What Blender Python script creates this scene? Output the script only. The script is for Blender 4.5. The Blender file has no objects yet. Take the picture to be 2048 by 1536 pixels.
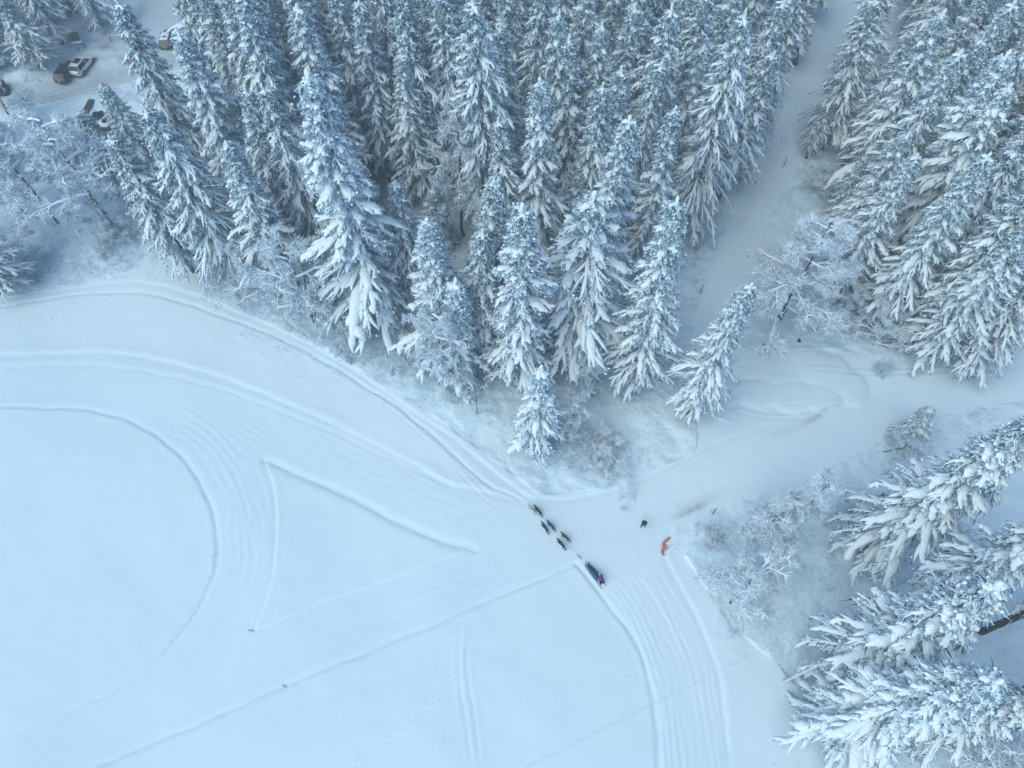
import bpy, bmesh, math, random
import numpy as np
from mathutils import Vector, Matrix

# ------------------------------------------------------------------ camera, sky, sun, exposure
scene = bpy.context.scene
CAM_H = 70.0
PITCH = math.radians(30.3)
FPX = 1480.0
cam_data = bpy.data.cameras.new('camera')
cam = bpy.data.objects.new('camera', cam_data)
scene.collection.objects.link(cam)
cam.location = (0, 0, CAM_H)
cam.rotation_euler = (PITCH, 0, 0)
cam_data.sensor_width = 36.0
cam_data.lens = 36.0 * FPX / 2048.0
cam_data.clip_start = 0.5
cam_data.clip_end = 6000
scene.camera = cam

SUN_EL, SUN_AZ = 50.0, 228.0           # azimuth measured clockwise from +Y
world = bpy.data.worlds.new('World'); scene.world = world
world.use_nodes = True
wn = world.node_tree.nodes; wl = world.node_tree.links
for n in list(wn): wn.remove(n)
w_out = wn.new('ShaderNodeOutputWorld'); w_bg = wn.new('ShaderNodeBackground'); w_sky = wn.new('ShaderNodeTexSky')
w_sky.sky_type = 'NISHITA'; w_sky.sun_disc = False
w_sky.sun_elevation = math.radians(SUN_EL); w_sky.sun_rotation = math.radians(SUN_AZ)
w_sky.altitude = 300; w_sky.air_density = 1.0; w_sky.dust_density = 0.4; w_sky.ozone_density = 0.8
w_bg.inputs['Strength'].default_value = 0.125
wl.new(w_sky.outputs[0], w_bg.inputs['Color']); wl.new(w_bg.outputs[0], w_out.inputs['Surface'])

sd = bpy.data.lights.new('sun', 'SUN'); sd.energy = 1.5; sd.angle = math.radians(60); sd.color = (1.0, 0.97, 0.79)
sun = bpy.data.objects.new('sun', sd); scene.collection.objects.link(sun)
az = math.radians(SUN_AZ); el = math.radians(SUN_EL)
sdir = Vector((math.sin(az) * math.cos(el), math.cos(az) * math.cos(el), math.sin(el)))
sun.rotation_euler = sdir.to_track_quat('Z', 'Y').to_euler()
sun.location = (0, 0, 120)

scene.view_settings.view_transform = 'Standard'
scene.view_settings.look = 'None'
scene.view_settings.gamma = 1.0
scene.view_settings.use_curve_mapping = False
scene.view_settings.exposure = 0.76
scene.render.engine = 'CYCLES'
scene.cycles.max_bounces = 8
scene.cycles.diffuse_bounces = 5

# ------------------------------------------------------------------ helpers
COL = scene.collection
SA, CA = math.sin(PITCH), math.cos(PITCH)

def at(px, py, z=0.0):
    u = px - 1024; v = py - 768
    y = -v * CA + FPX * SA; d = v * SA + FPX * CA
    t = (CAM_H - z) / d
    return (u * t, y * t)

def pix(x, y, z=0.0):
    D = CAM_H - z
    c = y * SA + D * CA
    vy = y * CA - D * SA
    return (1024 + FPX * x / c, 768 - FPX * vy / c)

def link(o, parent=None):
    COL.objects.link(o)
    if parent is not None: o.parent = parent
    return o

def tag(o, label=None, cat=None, group=None, kind=None):
    if label: o['label'] = label
    if cat: o['category'] = cat
    if group: o['group'] = group
    if kind: o['kind'] = kind
    return o

def empty(name, loc=(0, 0, 0), rz=0.0):
    o = bpy.data.objects.new(name, None)
    o.empty_display_size = 0.5
    o.location = loc; o.rotation_euler = (0, 0, rz)
    COL.objects.link(o)
    return o

def mesh_np(name, V, F, mats, mi=None, smooth=True):
    """V (n,3), F (m,k) same-size faces or list of such arrays."""
    if isinstance(F, np.ndarray): F = [F]
    F = [f for f in F if len(f)]
    me = bpy.data.meshes.new(name)
    V = np.asarray(V, dtype=np.float32)
    me.vertices.add(len(V)); me.vertices.foreach_set('co', V.ravel())
    nl = sum(f.size for f in F); nf = sum(len(f) for f in F)
    me.loops.add(nl); me.polygons.add(nf)
    me.loops.foreach_set('vertex_index', np.concatenate([f.ravel() for f in F]).astype(np.int32))
    tot = np.concatenate([np.full(len(f), f.shape[1], np.int32) for f in F])
    st = np.concatenate([[0], np.cumsum(tot)[:-1]]).astype(np.int32)
    me.polygons.foreach_set('loop_start', st)
    for m in mats: me.materials.append(m)
    if mi is not None: me.polygons.foreach_set('material_index', np.asarray(mi, np.int32))
    me.update(calc_edges=True)
    me.polygons.foreach_set('use_smooth', np.full(nf, smooth, dtype=bool))
    return me

def tubes(P, R, sides, squash=1.0, jit=0.0, rng=None):
    """P (n,k,3) centre lines, R (n,k) radii -> V, F(quads)."""
    n, k, _ = P.shape
    T = np.gradient(P, axis=1)
    T /= np.linalg.norm(T, axis=2, keepdims=True) + 1e-9
    up = np.array([0, 0, 1.0]); alt = np.array([1.0, 0.05, 0])
    ref = np.where(np.abs(T[..., 2:3]) > 0.95, alt, up)
    S = np.cross(T, ref); S /= np.linalg.norm(S, axis=2, keepdims=True) + 1e-9
    N = np.cross(S, T)
    th = np.arange(sides) * 2 * np.pi / sides
    rr = np.repeat(R[..., None], sides, axis=2)
    if jit and rng is not None: rr = rr * (1 + jit * rng.uniform(-1, 1, rr.shape))
    V = P[:, :, None, :] + S[:, :, None, :] * (rr * np.cos(th))[..., None] + N[:, :, None, :] * (rr * np.sin(th) * squash)[..., None]
    idx = np.arange(n * k * sides).reshape(n, k, sides)
    a = idx[:, :-1, :]; b = idx[:, 1:, :]
    a2 = np.roll(a, -1, axis=2); b2 = np.roll(b, -1, axis=2)
    F = np.stack([a, a2, b2, b], axis=-1).reshape(-1, 4)
    return V.reshape(-1, 3), F

class Geo:
    def __init__(s): s.V = []; s.F3 = []; s.F4 = []; s.m3 = []; s.m4 = []; s.n = 0
    def add(s, V, F, m=0):
        V = np.asarray(V, float).reshape(-1, 3); F = np.asarray(F, int)
        if len(F) == 0: return
        mm = np.broadcast_to(np.asarray(m), (len(F),))
        if F.shape[1] == 3: s.F3.append(F + s.n); s.m3.append(mm)
        else: s.F4.append(F + s.n); s.m4.append(mm)
        s.V.append(V); s.n += len(V)
    def mesh(s, name, mats, smooth=True):
        F = []; mi = []
        if s.F3: F.append(np.concatenate(s.F3)); mi += s.m3
        if s.F4: F.append(np.concatenate(s.F4)); mi += s.m4
        return mesh_np(name, np.concatenate(s.V), F, mats, np.concatenate(mi), smooth)

def box(g, c, s, rz=0, m=0, rx=0, ry=0):
    x, y, z = np.array(s) / 2.0
    V = np.array([[-x, -y, -z], [x, -y, -z], [x, y, -z], [-x, y, -z], [-x, -y, z], [x, -y, z], [x, y, z], [-x, y, z]])
    M = np.array((Matrix.Rotation(rz, 3, 'Z') @ Matrix.Rotation(ry, 3, 'Y') @ Matrix.Rotation(rx, 3, 'X')))
    V = V @ M.T + np.array(c)
    g.add(V, [[0, 3, 2, 1], [4, 5, 6, 7], [0, 1, 5, 4], [1, 2, 6, 5], [2, 3, 7, 6], [3, 0, 4, 7]], m)

def tube1(g, pts, r, sides=6, m=0, squash=1.0):
    P = np.array(pts, float)[None]
    R = np.array(r, float) * np.ones(len(pts)); R = R[None]
    V, F = tubes(P, R, sides, squash)
    g.add(V, F, m)
    k = len(pts)
    for i0, rev in ((0, True), ((k - 1) * sides, False)):
        ring = V[i0:i0 + sides]; c = ring.mean(0)
        VV = np.vstack([ring, c]); FF = [[j, (j + 1) % sides, sides] for j in range(sides)]
        if rev: FF = [f[::-1] for f in FF]
        g.add(VV, FF, m)

def obj(name, me, parent=None, loc=None, rot=None):
    o = bpy.data.objects.new(name, me)
    link(o, parent)
    if loc is not None: o.location = loc
    if rot is not None: o.rotation_euler = rot
    return o

# ------------------------------------------------------------------ materials
def mat(name, col, rough=0.7, metal=0.0, spec=0.3):
    m = bpy.data.materials.new(name); m.use_nodes = True
    b = m.node_tree.nodes['Principled BSDF']
    b.inputs['Base Color'].default_value = (*col, 1)
    b.inputs['Roughness'].default_value = rough
    b.inputs['Metallic'].default_value = metal
    b.inputs['Specular IOR Level'].default_value = spec
    return m

def nodes(m): return m.node_tree.nodes, m.node_tree.links, m.node_tree.nodes['Principled BSDF']

def noise_mat(name, c1, c2, scale=3.0, rough=0.8, bump=0.0, bscale=20.0, coord='Object', spec=0.2, lo=0.35, hi=0.65):
    m = mat(name, c1, rough, spec=spec); N, L, B = nodes(m)
    tc = N.new('ShaderNodeTexCoord'); nz = N.new('ShaderNodeTexNoise'); nz.inputs['Scale'].default_value = scale
    nz.inputs['Detail'].default_value = 4
    rp = N.new('ShaderNodeValToRGB'); rp.color_ramp.elements[0].position = lo; rp.color_ramp.elements[1].position = hi
    rp.color_ramp.elements[0].color = (*c1, 1); rp.color_ramp.elements[1].color = (*c2, 1)
    L.new(tc.outputs[coord], nz.inputs['Vector']); L.new(nz.outputs['Fac'], rp.inputs['Fac']); L.new(rp.outputs['Color'], B.inputs['Base Color'])
    if bump:
        n2 = N.new('ShaderNodeTexNoise'); n2.inputs['Scale'].default_value = bscale; n2.inputs['Detail'].default_value = 3
        bp = N.new('ShaderNodeBump'); bp.inputs['Strength'].default_value = 1.0; bp.inputs['Distance'].default_value = bump
        L.new(tc.outputs[coord], n2.inputs['Vector']); L.new(n2.outputs['Fac'], bp.inputs['Height']); L.new(bp.outputs['Normal'], B.inputs['Normal'])
    return m

SNOW = (0.67, 0.84, 0.915)
M_tree_snow = noise_mat('branch_snow', (0.68, 0.84, 0.92), (0.76, 0.90, 0.96), 2.5, 0.75, 0.05, 7.0)
def snow_on_needles(name):
    """thick snow on top, needle tips and twigs showing on the flanks"""
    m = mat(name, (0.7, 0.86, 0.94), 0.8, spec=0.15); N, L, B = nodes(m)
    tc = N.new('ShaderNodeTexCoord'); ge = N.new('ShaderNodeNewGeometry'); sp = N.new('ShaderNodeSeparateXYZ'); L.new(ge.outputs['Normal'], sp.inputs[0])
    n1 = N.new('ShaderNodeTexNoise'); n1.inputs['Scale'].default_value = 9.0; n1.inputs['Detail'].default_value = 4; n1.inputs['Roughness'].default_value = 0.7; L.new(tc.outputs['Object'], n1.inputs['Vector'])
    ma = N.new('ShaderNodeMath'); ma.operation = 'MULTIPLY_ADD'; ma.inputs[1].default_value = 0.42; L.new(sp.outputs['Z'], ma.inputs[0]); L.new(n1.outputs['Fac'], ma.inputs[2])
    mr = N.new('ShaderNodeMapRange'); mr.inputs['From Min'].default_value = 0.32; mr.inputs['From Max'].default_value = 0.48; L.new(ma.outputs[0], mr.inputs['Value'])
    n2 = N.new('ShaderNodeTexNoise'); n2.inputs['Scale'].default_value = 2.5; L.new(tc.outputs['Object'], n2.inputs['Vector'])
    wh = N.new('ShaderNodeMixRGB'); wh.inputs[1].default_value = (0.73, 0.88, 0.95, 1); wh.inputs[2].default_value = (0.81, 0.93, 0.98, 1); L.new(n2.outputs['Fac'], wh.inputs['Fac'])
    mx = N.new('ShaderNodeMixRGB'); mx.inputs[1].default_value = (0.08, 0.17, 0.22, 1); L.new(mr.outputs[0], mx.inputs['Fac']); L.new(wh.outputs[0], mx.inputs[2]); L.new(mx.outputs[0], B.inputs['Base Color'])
    n3 = N.new('ShaderNodeTexNoise'); n3.inputs['Scale'].default_value = 7.0; n3.inputs['Detail'].default_value = 5; L.new(tc.outputs['Object'], n3.inputs['Vector'])
    bp = N.new('ShaderNodeBump'); bp.inputs['Distance'].default_value = 0.12; bp.inputs['Strength'].default_value = 1.0; L.new(n3.outputs['Fac'], bp.inputs['Height']); L.new(bp.outputs['Normal'], B.inputs['Normal'])
    return m
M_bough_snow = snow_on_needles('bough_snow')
M_needle = noise_mat('spruce_needles', (0.010, 0.045, 0.060), (0.03, 0.085, 0.10), 0.9, 0.75)
M_frost = noise_mat('frosted_needles', (0.33, 0.51, 0.61), (0.63, 0.82, 0.92), 1.7, 0.8)
M_frost2 = noise_mat('half_frosted_needles', (0.07, 0.17, 0.22), (0.21, 0.37, 0.46), 1.3, 0.8)

def bark_mat(name, dark, light, snowy, thr=0.25):
    """bark that carries snow and rime on whatever faces up"""
    m = mat(name, dark, 0.85, spec=0.15); N, L, B = nodes(m)
    tc = N.new('ShaderNodeTexCoord'); nz = N.new('ShaderNodeTexNoise'); nz.inputs['Scale'].default_value = 5.0; nz.inputs['Detail'].default_value = 5
    mp = N.new('ShaderNodeMapping'); mp.inputs['Scale'].default_value = (3, 3, 0.6)
    L.new(tc.outputs['Object'], mp.inputs['Vector']); L.new(mp.outputs['Vector'], nz.inputs['Vector'])
    mx = N.new('ShaderNodeMixRGB'); mx.inputs[1].default_value = (*dark, 1); mx.inputs[2].default_value = (*light, 1)
    L.new(nz.outputs['Fac'], mx.inputs['Fac'])
    ge = N.new('ShaderNodeNewGeometry'); sp = N.new('ShaderNodeSeparateXYZ'); L.new(ge.outputs['Normal'], sp.inputs[0])
    n2 = N.new('ShaderNodeTexNoise'); n2.inputs['Scale'].default_value = 4.0; L.new(tc.outputs['Object'], n2.inputs['Vector'])
    ad = N.new('ShaderNodeMath'); ad.operation = 'ADD'; L.new(sp.outputs['Z'], ad.inputs[0]); L.new(n2.outputs['Fac'], ad.inputs[1])
    mr = N.new('ShaderNodeMapRange'); mr.inputs['From Min'].default_value = thr + 0.35; mr.inputs['From Max'].default_value = thr + 0.7
    L.new(ad.outputs[0], mr.inputs['Value'])
    m2 = N.new('ShaderNodeMixRGB'); m2.inputs[2].default_value = (*snowy, 1)
    L.new(mr.outputs[0], m2.inputs['Fac']); L.new(mx.outputs[0], m2.inputs[1]); L.new(m2.outputs[0], B.inputs['Base Color'])
    return m

M_bark = bark_mat('spruce_bark', (0.028, 0.028, 0.030), (0.075, 0.068, 0.064), (0.72, 0.80, 0.85), 0.35)
M_rime = bark_mat('rimed_bark', (0.30, 0.37, 0.42), (0.50, 0.60, 0.66), (0.80, 0.91, 0.97), -0.35)
M_twig = noise_mat('rimed_twigs', (0.55, 0.68, 0.76), (0.78, 0.90, 0.96), 3.0, 0.8)
M_twig_dark = noise_mat('bare_twigs', (0.42, 0.52, 0.58), (0.66, 0.78, 0.85), 3.0, 0.8)

def snow_ground_mat(name, base=SNOW, groom=0.0, rough_amp=0.03, lumps=0.0):
    m = mat(name, base, 0.8, spec=0.15); N, L, B = nodes(m)
    tc = N.new('ShaderNodeTexCoord')
    def noise(scale, detail=3, vec=None, rough=0.5):
        n = N.new('ShaderNodeTexNoise'); n.inputs['Scale'].default_value = scale; n.inputs['Detail'].default_value = detail
        n.inputs['Roughness'].default_value = rough
        L.new(vec if vec is not None else tc.outputs['Object'], n.inputs['Vector']); return n.outputs['Fac']
    def mul(a, k):
        x = N.new('ShaderNodeMath'); x.operation = 'MULTIPLY'; L.new(a, x.inputs[0])
        if isinstance(k, (int, float)): x.inputs[1].default_value = k
        else: L.new(k, x.inputs[1])
        return x.outputs[0]
    def add(a, b):
        x = N.new('ShaderNodeMath'); x.operation = 'ADD'; L.new(a, x.inputs[0]); L.new(b, x.inputs[1]); return x.outputs[0]
    h = mul(noise(0.35, 4), 0.07)
    h = add(h, mul(noise(2.2, 4, rough=0.6), rough_amp))
    h = add(h, mul(noise(9.0, 3), rough_amp * 0.35))
    if lumps: h = add(h, mul(noise(1.1, 5, rough=0.65), lumps))
    if groom:
        at_ = N.new('ShaderNodeAttribute'); at_.attribute_name = 'lane'
        mp = N.new('ShaderNodeMapping'); mp.inputs['Scale'].default_value = (2.6, 0.05, 1)
        L.new(at_.outputs['Vector'], mp.inputs['Vector'])
        g1 = noise(1.0, 4, mp.outputs['Vector'], 0.7)
        h = add(h, mul(g1, groom))
    bp = N.new('ShaderNodeBump'); bp.inputs['Distance'].default_value = 1.0; bp.inputs['Strength'].default_value = 1.0
    L.new(h, bp.inputs['Height']); L.new(bp.outputs['Normal'], B.inputs['Normal'])
    # dirt (sand, needles, exposed ice) where the attribute says so, with streaky breakup
    da = N.new('ShaderNodeAttribute'); da.attribute_name = 'dirt'
    dn = noise(1.5, 5, rough=0.7)
    dm = N.new('ShaderNodeMapRange'); dm.inputs['From Min'].default_value = 0.3; dm.inputs['From Max'].default_value = 0.65
    dm.inputs['To Min'].default_value = 0.45; dm.inputs['To Max'].default_value = 1.0
    L.new(dn, dm.inputs['Value'])
    dd = mul(da.outputs['Fac'], dm.outputs[0])
    tone = N.new('ShaderNodeMixRGB'); tone.inputs[1].default_value = (base[0] * 0.965, base[1] * 0.975, base[2] * 0.985, 1); tone.inputs[2].default_value = (base[0] * 1.02, base[1] * 1.015, base[2] * 1.01, 1)
    L.new(noise(0.12, 5), tone.inputs['Fac'])
    mx = N.new('ShaderNodeMixRGB'); mx.inputs[2].default_value = (0.16, 0.175, 0.175, 1)
    L.new(dd, mx.inputs['Fac']); L.new(tone.outputs[0], mx.inputs[1]); L.new(mx.outputs[0], B.inputs['Base Color'])
    return m

M_field = snow_ground_mat('untouched_snow', SNOW, 0.0, 0.010)
M_trail = snow_ground_mat('groomed_snow', (0.665, 0.835, 0.915), 0.013, 0.009)
M_forest = snow_ground_mat('forest_floor_snow', (0.65, 0.83, 0.915), 0.0, 0.06, 0.10)
M_road = snow_ground_mat('packed_road_snow', (0.53, 0.66, 0.72), 0.05, 0.07)

# ------------------------------------------------------------------ terrain
rng = np.random.default_rng(7)

def lattice(X, Y, cell, seed):
    r = np.random.default_rng(seed); G = r.uniform(-1, 1, (256, 256))
    x = X / cell + 1000.37; y = Y / cell + 1000.71
    xi = np.floor(x).astype(int); yi = np.floor(y).astype(int); fx = x - xi; fy = y - yi
    fx = fx * fx * (3 - 2 * fx); fy = fy * fy * (3 - 2 * fy)
    g = lambda a, b: G[a % 256, b % 256]
    return (g(xi, yi) * (1 - fx) + g(xi + 1, yi) * fx) * (1 - fy) + (g(xi, yi + 1) * (1 - fx) + g(xi + 1, yi + 1) * fx) * fy

def axis(segs):
    out = [segs[0][0]]
    for a, b, s in segs:
        n = max(1, int(round((b - a) / s)))
        out += list(np.linspace(a, b, n + 1)[1:])
    return np.array(out)
gx = axis([(-1600, -400, 200), (-400, -150, 25), (-150, -95, 3), (-95, -62, 0.45), (-62, -45, 0.26), (-45, 45, 0.17), (45, 62, 0.26), (62, 95, 0.6), (95, 150, 3), (150, 400, 25), (400, 1600, 200)])
gy = axis([(-400, -60, 40), (-60, -4, 3), (-4, 1, 0.5), (1, 45, 0.14), (45, 60, 0.22), (60, 125, 0.36), (125, 170, 3), (170, 400, 25), (400, 2400, 250)])
GX, GY = np.meshgrid(gx, gy)      # [iy, ix]
NY, NX = GX.shape

def smooth_line(pts, n=12):
    P = np.array(pts, float); P = np.vstack([2 * P[0] - P[1], P, 2 * P[-1] - P[-2]])
    out = []
    for i in range(1, len(P) - 2):
        t = np.linspace(0, 1, n, endpoint=False)[:, None]
        a, b, c, d = P[i - 1], P[i], P[i + 1], P[i + 2]
        out.append(0.5 * ((2 * b) + (c - a) * t + (2 * a - 5 * b + 4 * c - d) * t * t + (3 * b - 3 * c + d - a) * t ** 3))
    out.append(P[-2][None])
    return np.vstack(out)

def ground_line(pxs, n=8): return smooth_line([at(*p) for p in pxs], n)

def sdist(line, w=4.0):
    """signed distance and arc length to a polyline over the grid (only within w of it)"""
    D = np.full((NY, NX), 1e3); S = np.zeros((NY, NX)); acc = 0.0
    for i in range(len(line) - 1):
        a = line[i]; b = line[i + 1]; ab = b - a; l2 = ab @ ab
        if l2 < 1e-9: continue
        l = math.sqrt(l2)
        x0, x1 = sorted((a[0], b[0])); y0, y1 = sorted((a[1], b[1]))
        i0, i1 = np.searchsorted(gx, [x0 - w, x1 + w]); j0, j1 = np.searchsorted(gy, [y0 - w, y1 + w])
        if i1 > i0 and j1 > j0:
            X = GX[j0:j1, i0:i1]; Y = GY[j0:j1, i0:i1]
            t = np.clip(((X - a[0]) * ab[0] + (Y - a[1]) * ab[1]) / l2, 0, 1)
            dx = X - a[0] - t * ab[0]; dy = Y - a[1] - t * ab[1]
            d = np.hypot(dx, dy); sg = np.sign(ab[0] * dy - ab[1] * dx)
            sub = D[j0:j1, i0:i1]; ss = S[j0:j1, i0:i1]
            m = d < np.abs(sub)
            sub[m] = (d * np.where(sg == 0, 1, sg))[m]; ss[m] = (acc + t * l)[m]
        acc += l
    return D, S, acc

def inpoly(pxs, X=None, Y=None, smooth=False):
    P = smooth_line([at(*p) for p in pxs] , 6) if smooth else np.array([at(*p) for p in pxs])
    X = GX if X is None else X; Y = GY if Y is None else Y
    inside = np.zeros(X.shape, bool)
    n = len(P)
    for i in range(n):
        x1, y1 = P[i]; x2, y2 = P[(i + 1) % n]
        if y1 == y2: continue
        c = ((Y >= min(y1, y2)) & (Y < max(y1, y2)))
        inside ^= c & (X < x1 + (Y - y1) * (x2 - x1) / (y2 - y1))
    return inside

G_ = lambda d, s: np.exp(-(d / s) ** 2)
Z = 0.30 * lattice(GX, GY, 14, 1) + 0.10 * lattice(GX, GY, 5, 2)
DIRT = np.zeros((NY, NX)); LANE = np.zeros((NY, NX)); ALONG = np.zeros((NY, NX)); LBEST = np.full((NY, NX), 1e3)

field_poly = [(-600, 620), (0, 600), (130, 572), (250, 548), (300, 512), (420, 560), (560, 640), (700, 730), (820, 800), (1000, 930), (1080, 990), (1220, 975), (1390, 905), (1480, 850), (1480, 740), (1560, 700), (1700, 700), (1760, 720), (2048, 700), (2500, 700), (2500, 860), (2048, 790), (1800, 850), (1700, 900), (1600, 970), (1430, 1010), (1370, 1110), (1460, 1250), (1560, 1330), (1660, 1450), (1780, 1600), (1900, 1800), (-900, 1800)]
inner_edge = [(-300, 812), (0, 816), (130, 818), (190, 825), (260, 845), (320, 880), (360, 915), (395, 960), (415, 1005), (428, 1050), (430, 1100), (425, 1140), (410, 1180), (390, 1225), (360, 1265), (295, 1335), (190, 1395), (0, 1475), (-300, 1580)]
island = [(530, 922), (640, 970), (760, 1030), (850, 1075), (940, 1102), (800, 1150), (640, 1205), (508, 1262), (535, 1190), (550, 1120), (555, 1040), (550, 990), (540, 950)]
T2_top = [(-300, 720), (0, 706), (60, 705), (165, 700), (250, 704), (360, 728), (480, 767), (600, 815), (700, 862), (800, 912), (860, 945), (920, 972), (1040, 1000)]
R_top = [(1040, 985), (1075, 997), (1130, 998), (1220, 978), (1300, 948), (1390, 905)]
F_left = [(1395, 880), (1388, 760), (1385, 640), (1418, 545), (1478, 400), (1530, 290), (1590, 150), (1655, 0), (1700, -110)]
F_right = [(1800, -110), (1735, 0), (1685, 110), (1630, 240), (1590, 350), (1540, 440), (1500, 560), (1420, 700), (1420, 830)]
R_top2 = [(1480, 855), (1600, 825), (1720, 795), (1850, 755), (2048, 735), (2500, 700)]
R_low = [(2500, 800), (2048, 800), (1870, 835), (1740, 900), (1600, 960), (1430, 1015), (1345, 1060)]
E_right = [(1345, 1060), (1330, 1110), (1370, 1185), (1405, 1250), (1440, 1350), (1456, 1450), (1462, 1560), (1455, 1750)]
E_left = [(1300, 1750), (1312, 1560), (1305, 1430), (1290, 1340), (1252, 1260), (1195, 1185), (1150, 1130)]
T3_low = [(1150, 1130), (1050, 1173), (940, 1222), (760, 1297), (560, 1380), (400, 1450), (250, 1510), (100, 1575), (-200, 1700)]
outline = T2_top + R_top + F_left + F_right + R_top2 + R_low + E_right + E_left + T3_low + [(-400, 1700)]
T1_top = [(-300, 650), (0, 595), (125, 577), (225, 564), (280, 564), (340, 574), (400, 593), (470, 622), (560, 660), (650, 707), (700, 735), (760, 775), (840, 830), (900, 872), (960, 918), (1010, 960), (1060, 998)]
T1_low = [(1040, 1000), (985, 975), (930, 935), (890, 900), (850, 862), (800, 820), (730, 777), (680, 746), (620, 712), (580, 691), (512, 660), (460, 640), (400, 618), (330, 597), (250, 586), (150, 589), (60, 604), (0, 614), (-300, 680)]
road_poly = [(-400, 330), (0, 218), (130, 196), (260, 160), (350, 128), (470, 88), (600, 40), (720, -80), (265, -110), (275, 10), (225, 55), (160, 95), (105, 128), (40, 165), (-400, 240)]

is_field = inpoly(field_poly)
is_trail = (inpoly(outline) & ~inpoly(inner_edge + [(-300, 1580)]) & ~inpoly(island)) | inpoly(T1_top + T1_low)
is_road = inpoly(road_poly)
forest = ~(is_field | is_trail | is_road)
Z += np.where(forest, 0.22 * lattice(GX, GY, 2.6, 5) + 0.12 * lattice(GX, GY, 1.1, 6) + 0.05 * lattice(GX, GY, 0.5, 8), 0.0)
Z += np.where(is_trail, -0.03 + 0.008 * lattice(GX, GY, 0.6, 9), 0.02 * lattice(GX, GY, 1.4, 10))
Z += np.where(is_road, -0.10 + 0.03 * lattice(GX, GY, 0.8, 11), 0.0)

def berm(pxs, a=0.10, b=0.06, s=0.35, off=0.25, rough=0.5, sgn=1, n=8, fade=0.0):
    """ridge on one side of an edge, a small groove on the other"""
    global Z
    D, S, T_ = sdist(ground_line(pxs, n), 3.0); D = D * sgn
    wob = 0.16 * lattice(S, S * 0 + 3, 2.2, 21); s = s * 1.2
    amp = 0.25 * (1 + rough * lattice(S, D * 0.7, 0.7, 22))
    if fade: amp = amp * np.clip((T_ - S) / fade, 0, 1)
    Z += a * amp * G_(D + wob - off, s) - b * G_(D + wob + off * 0.6, s * 0.7)

def tracks(pxs, offs, depth=0.05, s=0.13, sgn=1, dirt=0.0, dw=0.3, n=8, wob=0.0, seed=3):
    global Z, DIRT
    D, S, T = sdist(ground_line(pxs, n), 6.0); D = D * sgn
    fade = np.clip(S / 3.0, 0, 1) * np.clip((T - S) / 3.0, 0, 1)
    for k, o in enumerate(offs):
        d = D - o + wob * lattice(S, S * 0 + k * 7.1, 3.0, seed + k)
        amp = 0.26 + 0.22 * lattice(S, S * 0 + k, 2.0, 40 + k)
        Z -= depth * amp * fade * G_(d, s) - depth * 0.45 * fade * (G_(d - 2 * s, s) + G_(d + 2 * s, s))
        if dirt: DIRT = np.maximum(DIRT, dirt * fade * G_(d, dw))

def lane(pxs, w, n=8):
    global LANE, ALONG, LBEST
    D, S, _ = sdist(ground_line(pxs, n), w)
    m = np.abs(D) < LBEST
    LANE[m] = D[m]; ALONG[m] = S[m]; LBEST = np.minimum(LBEST, np.abs(D))

mid = lambda A, B: [((a[0] + b[0]) / 2, (a[1] + b[1]) / 2) for a, b in zip(A, B)]
lane([(-300, 765), (0, 760), (180, 760), (330, 790), (480, 850), (650, 920), (850, 1010), (1040, 1040), (1200, 1040), (1400, 960), (1560, 900), (1720, 850), (2048, 768), (2500, 750)], 7)
lane([(340, 830), (430, 900), (480, 980), (495, 1080), (485, 1180), (440, 1260), (360, 1340)], 4)
lane([(1180, 1100), (1050, 1130), (900, 1180), (700, 1265), (500, 1350), (300, 1420), (100, 1500), (-200, 1620)], 5)
lane([(1200, 1130), (1270, 1190), (1340, 1290), (1375, 1400), (1385, 1536), (1380, 1750)], 5)
lane([(1390, 860), (1400, 640), (1460, 540), (1530, 400), (1600, 250), (1695, 0), (1750, -110)], 5)
lane(T1_top[:], 4)
lane([(-300, 290), (0, 200), (150, 170), (300, 130), (450, 85), (600, 20)], 8)

# edges of the groomed areas
berm(inner_edge[:17], 0.07, 0.08, 0.30, 0.28, 1.1, -1, fade=12)
berm(inner_edge[14:], 0.02, 0.02, 0.30, 0.28, 1.1, -1)
berm(T2_top, 0.17, 0.05, 0.45, 0.3, 0.3)
berm([(-300, 742), (0, 730), (180, 725), (330, 748), (480, 790), (640, 850), (800, 925), (900, 968)], 0.05, 0.05, 0.35, 0.3, 0.3)
berm(island[:5], 0.01, 0.13, 0.50, 0.35, 0.7, -1)
berm(island[4:8], 0.07, 0.03, 0.22, 0.2, 1.2, -1)
berm([island[7]] + island[8:] + [island[0]], 0.07, 0.04, 0.26, 0.25, 1.2, -1)
berm(T1_top, 0.14, 0.05, 0.35, 0.25, 0.5)
berm(T1_low, 0.03, 0.11, 0.22, 0.2, 0.6, 1)
berm(T3_low, 0.06, 0.09, 0.32, 0.25, 0.9, 1)
berm(R_top, 0.08, 0.05, 0.3, 0.2, 0.3)
berm([(1390, 905), (1440, 885), (1530, 850)], 0.05, 0.04, 0.3, 0.2, 0.3)
berm(E_left, 0.05, 0.10, 0.25, 0.25, 0.5, 1)
berm(E_right, 0.07, 0.05, 0.32, 0.25, 0.8)
berm(F_left, 0.12, 0.03, 0.4, 0.3, 0.5)
berm(F_right[:6], 0.10, 0.03, 0.4, 0.3, 0.5)
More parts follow.
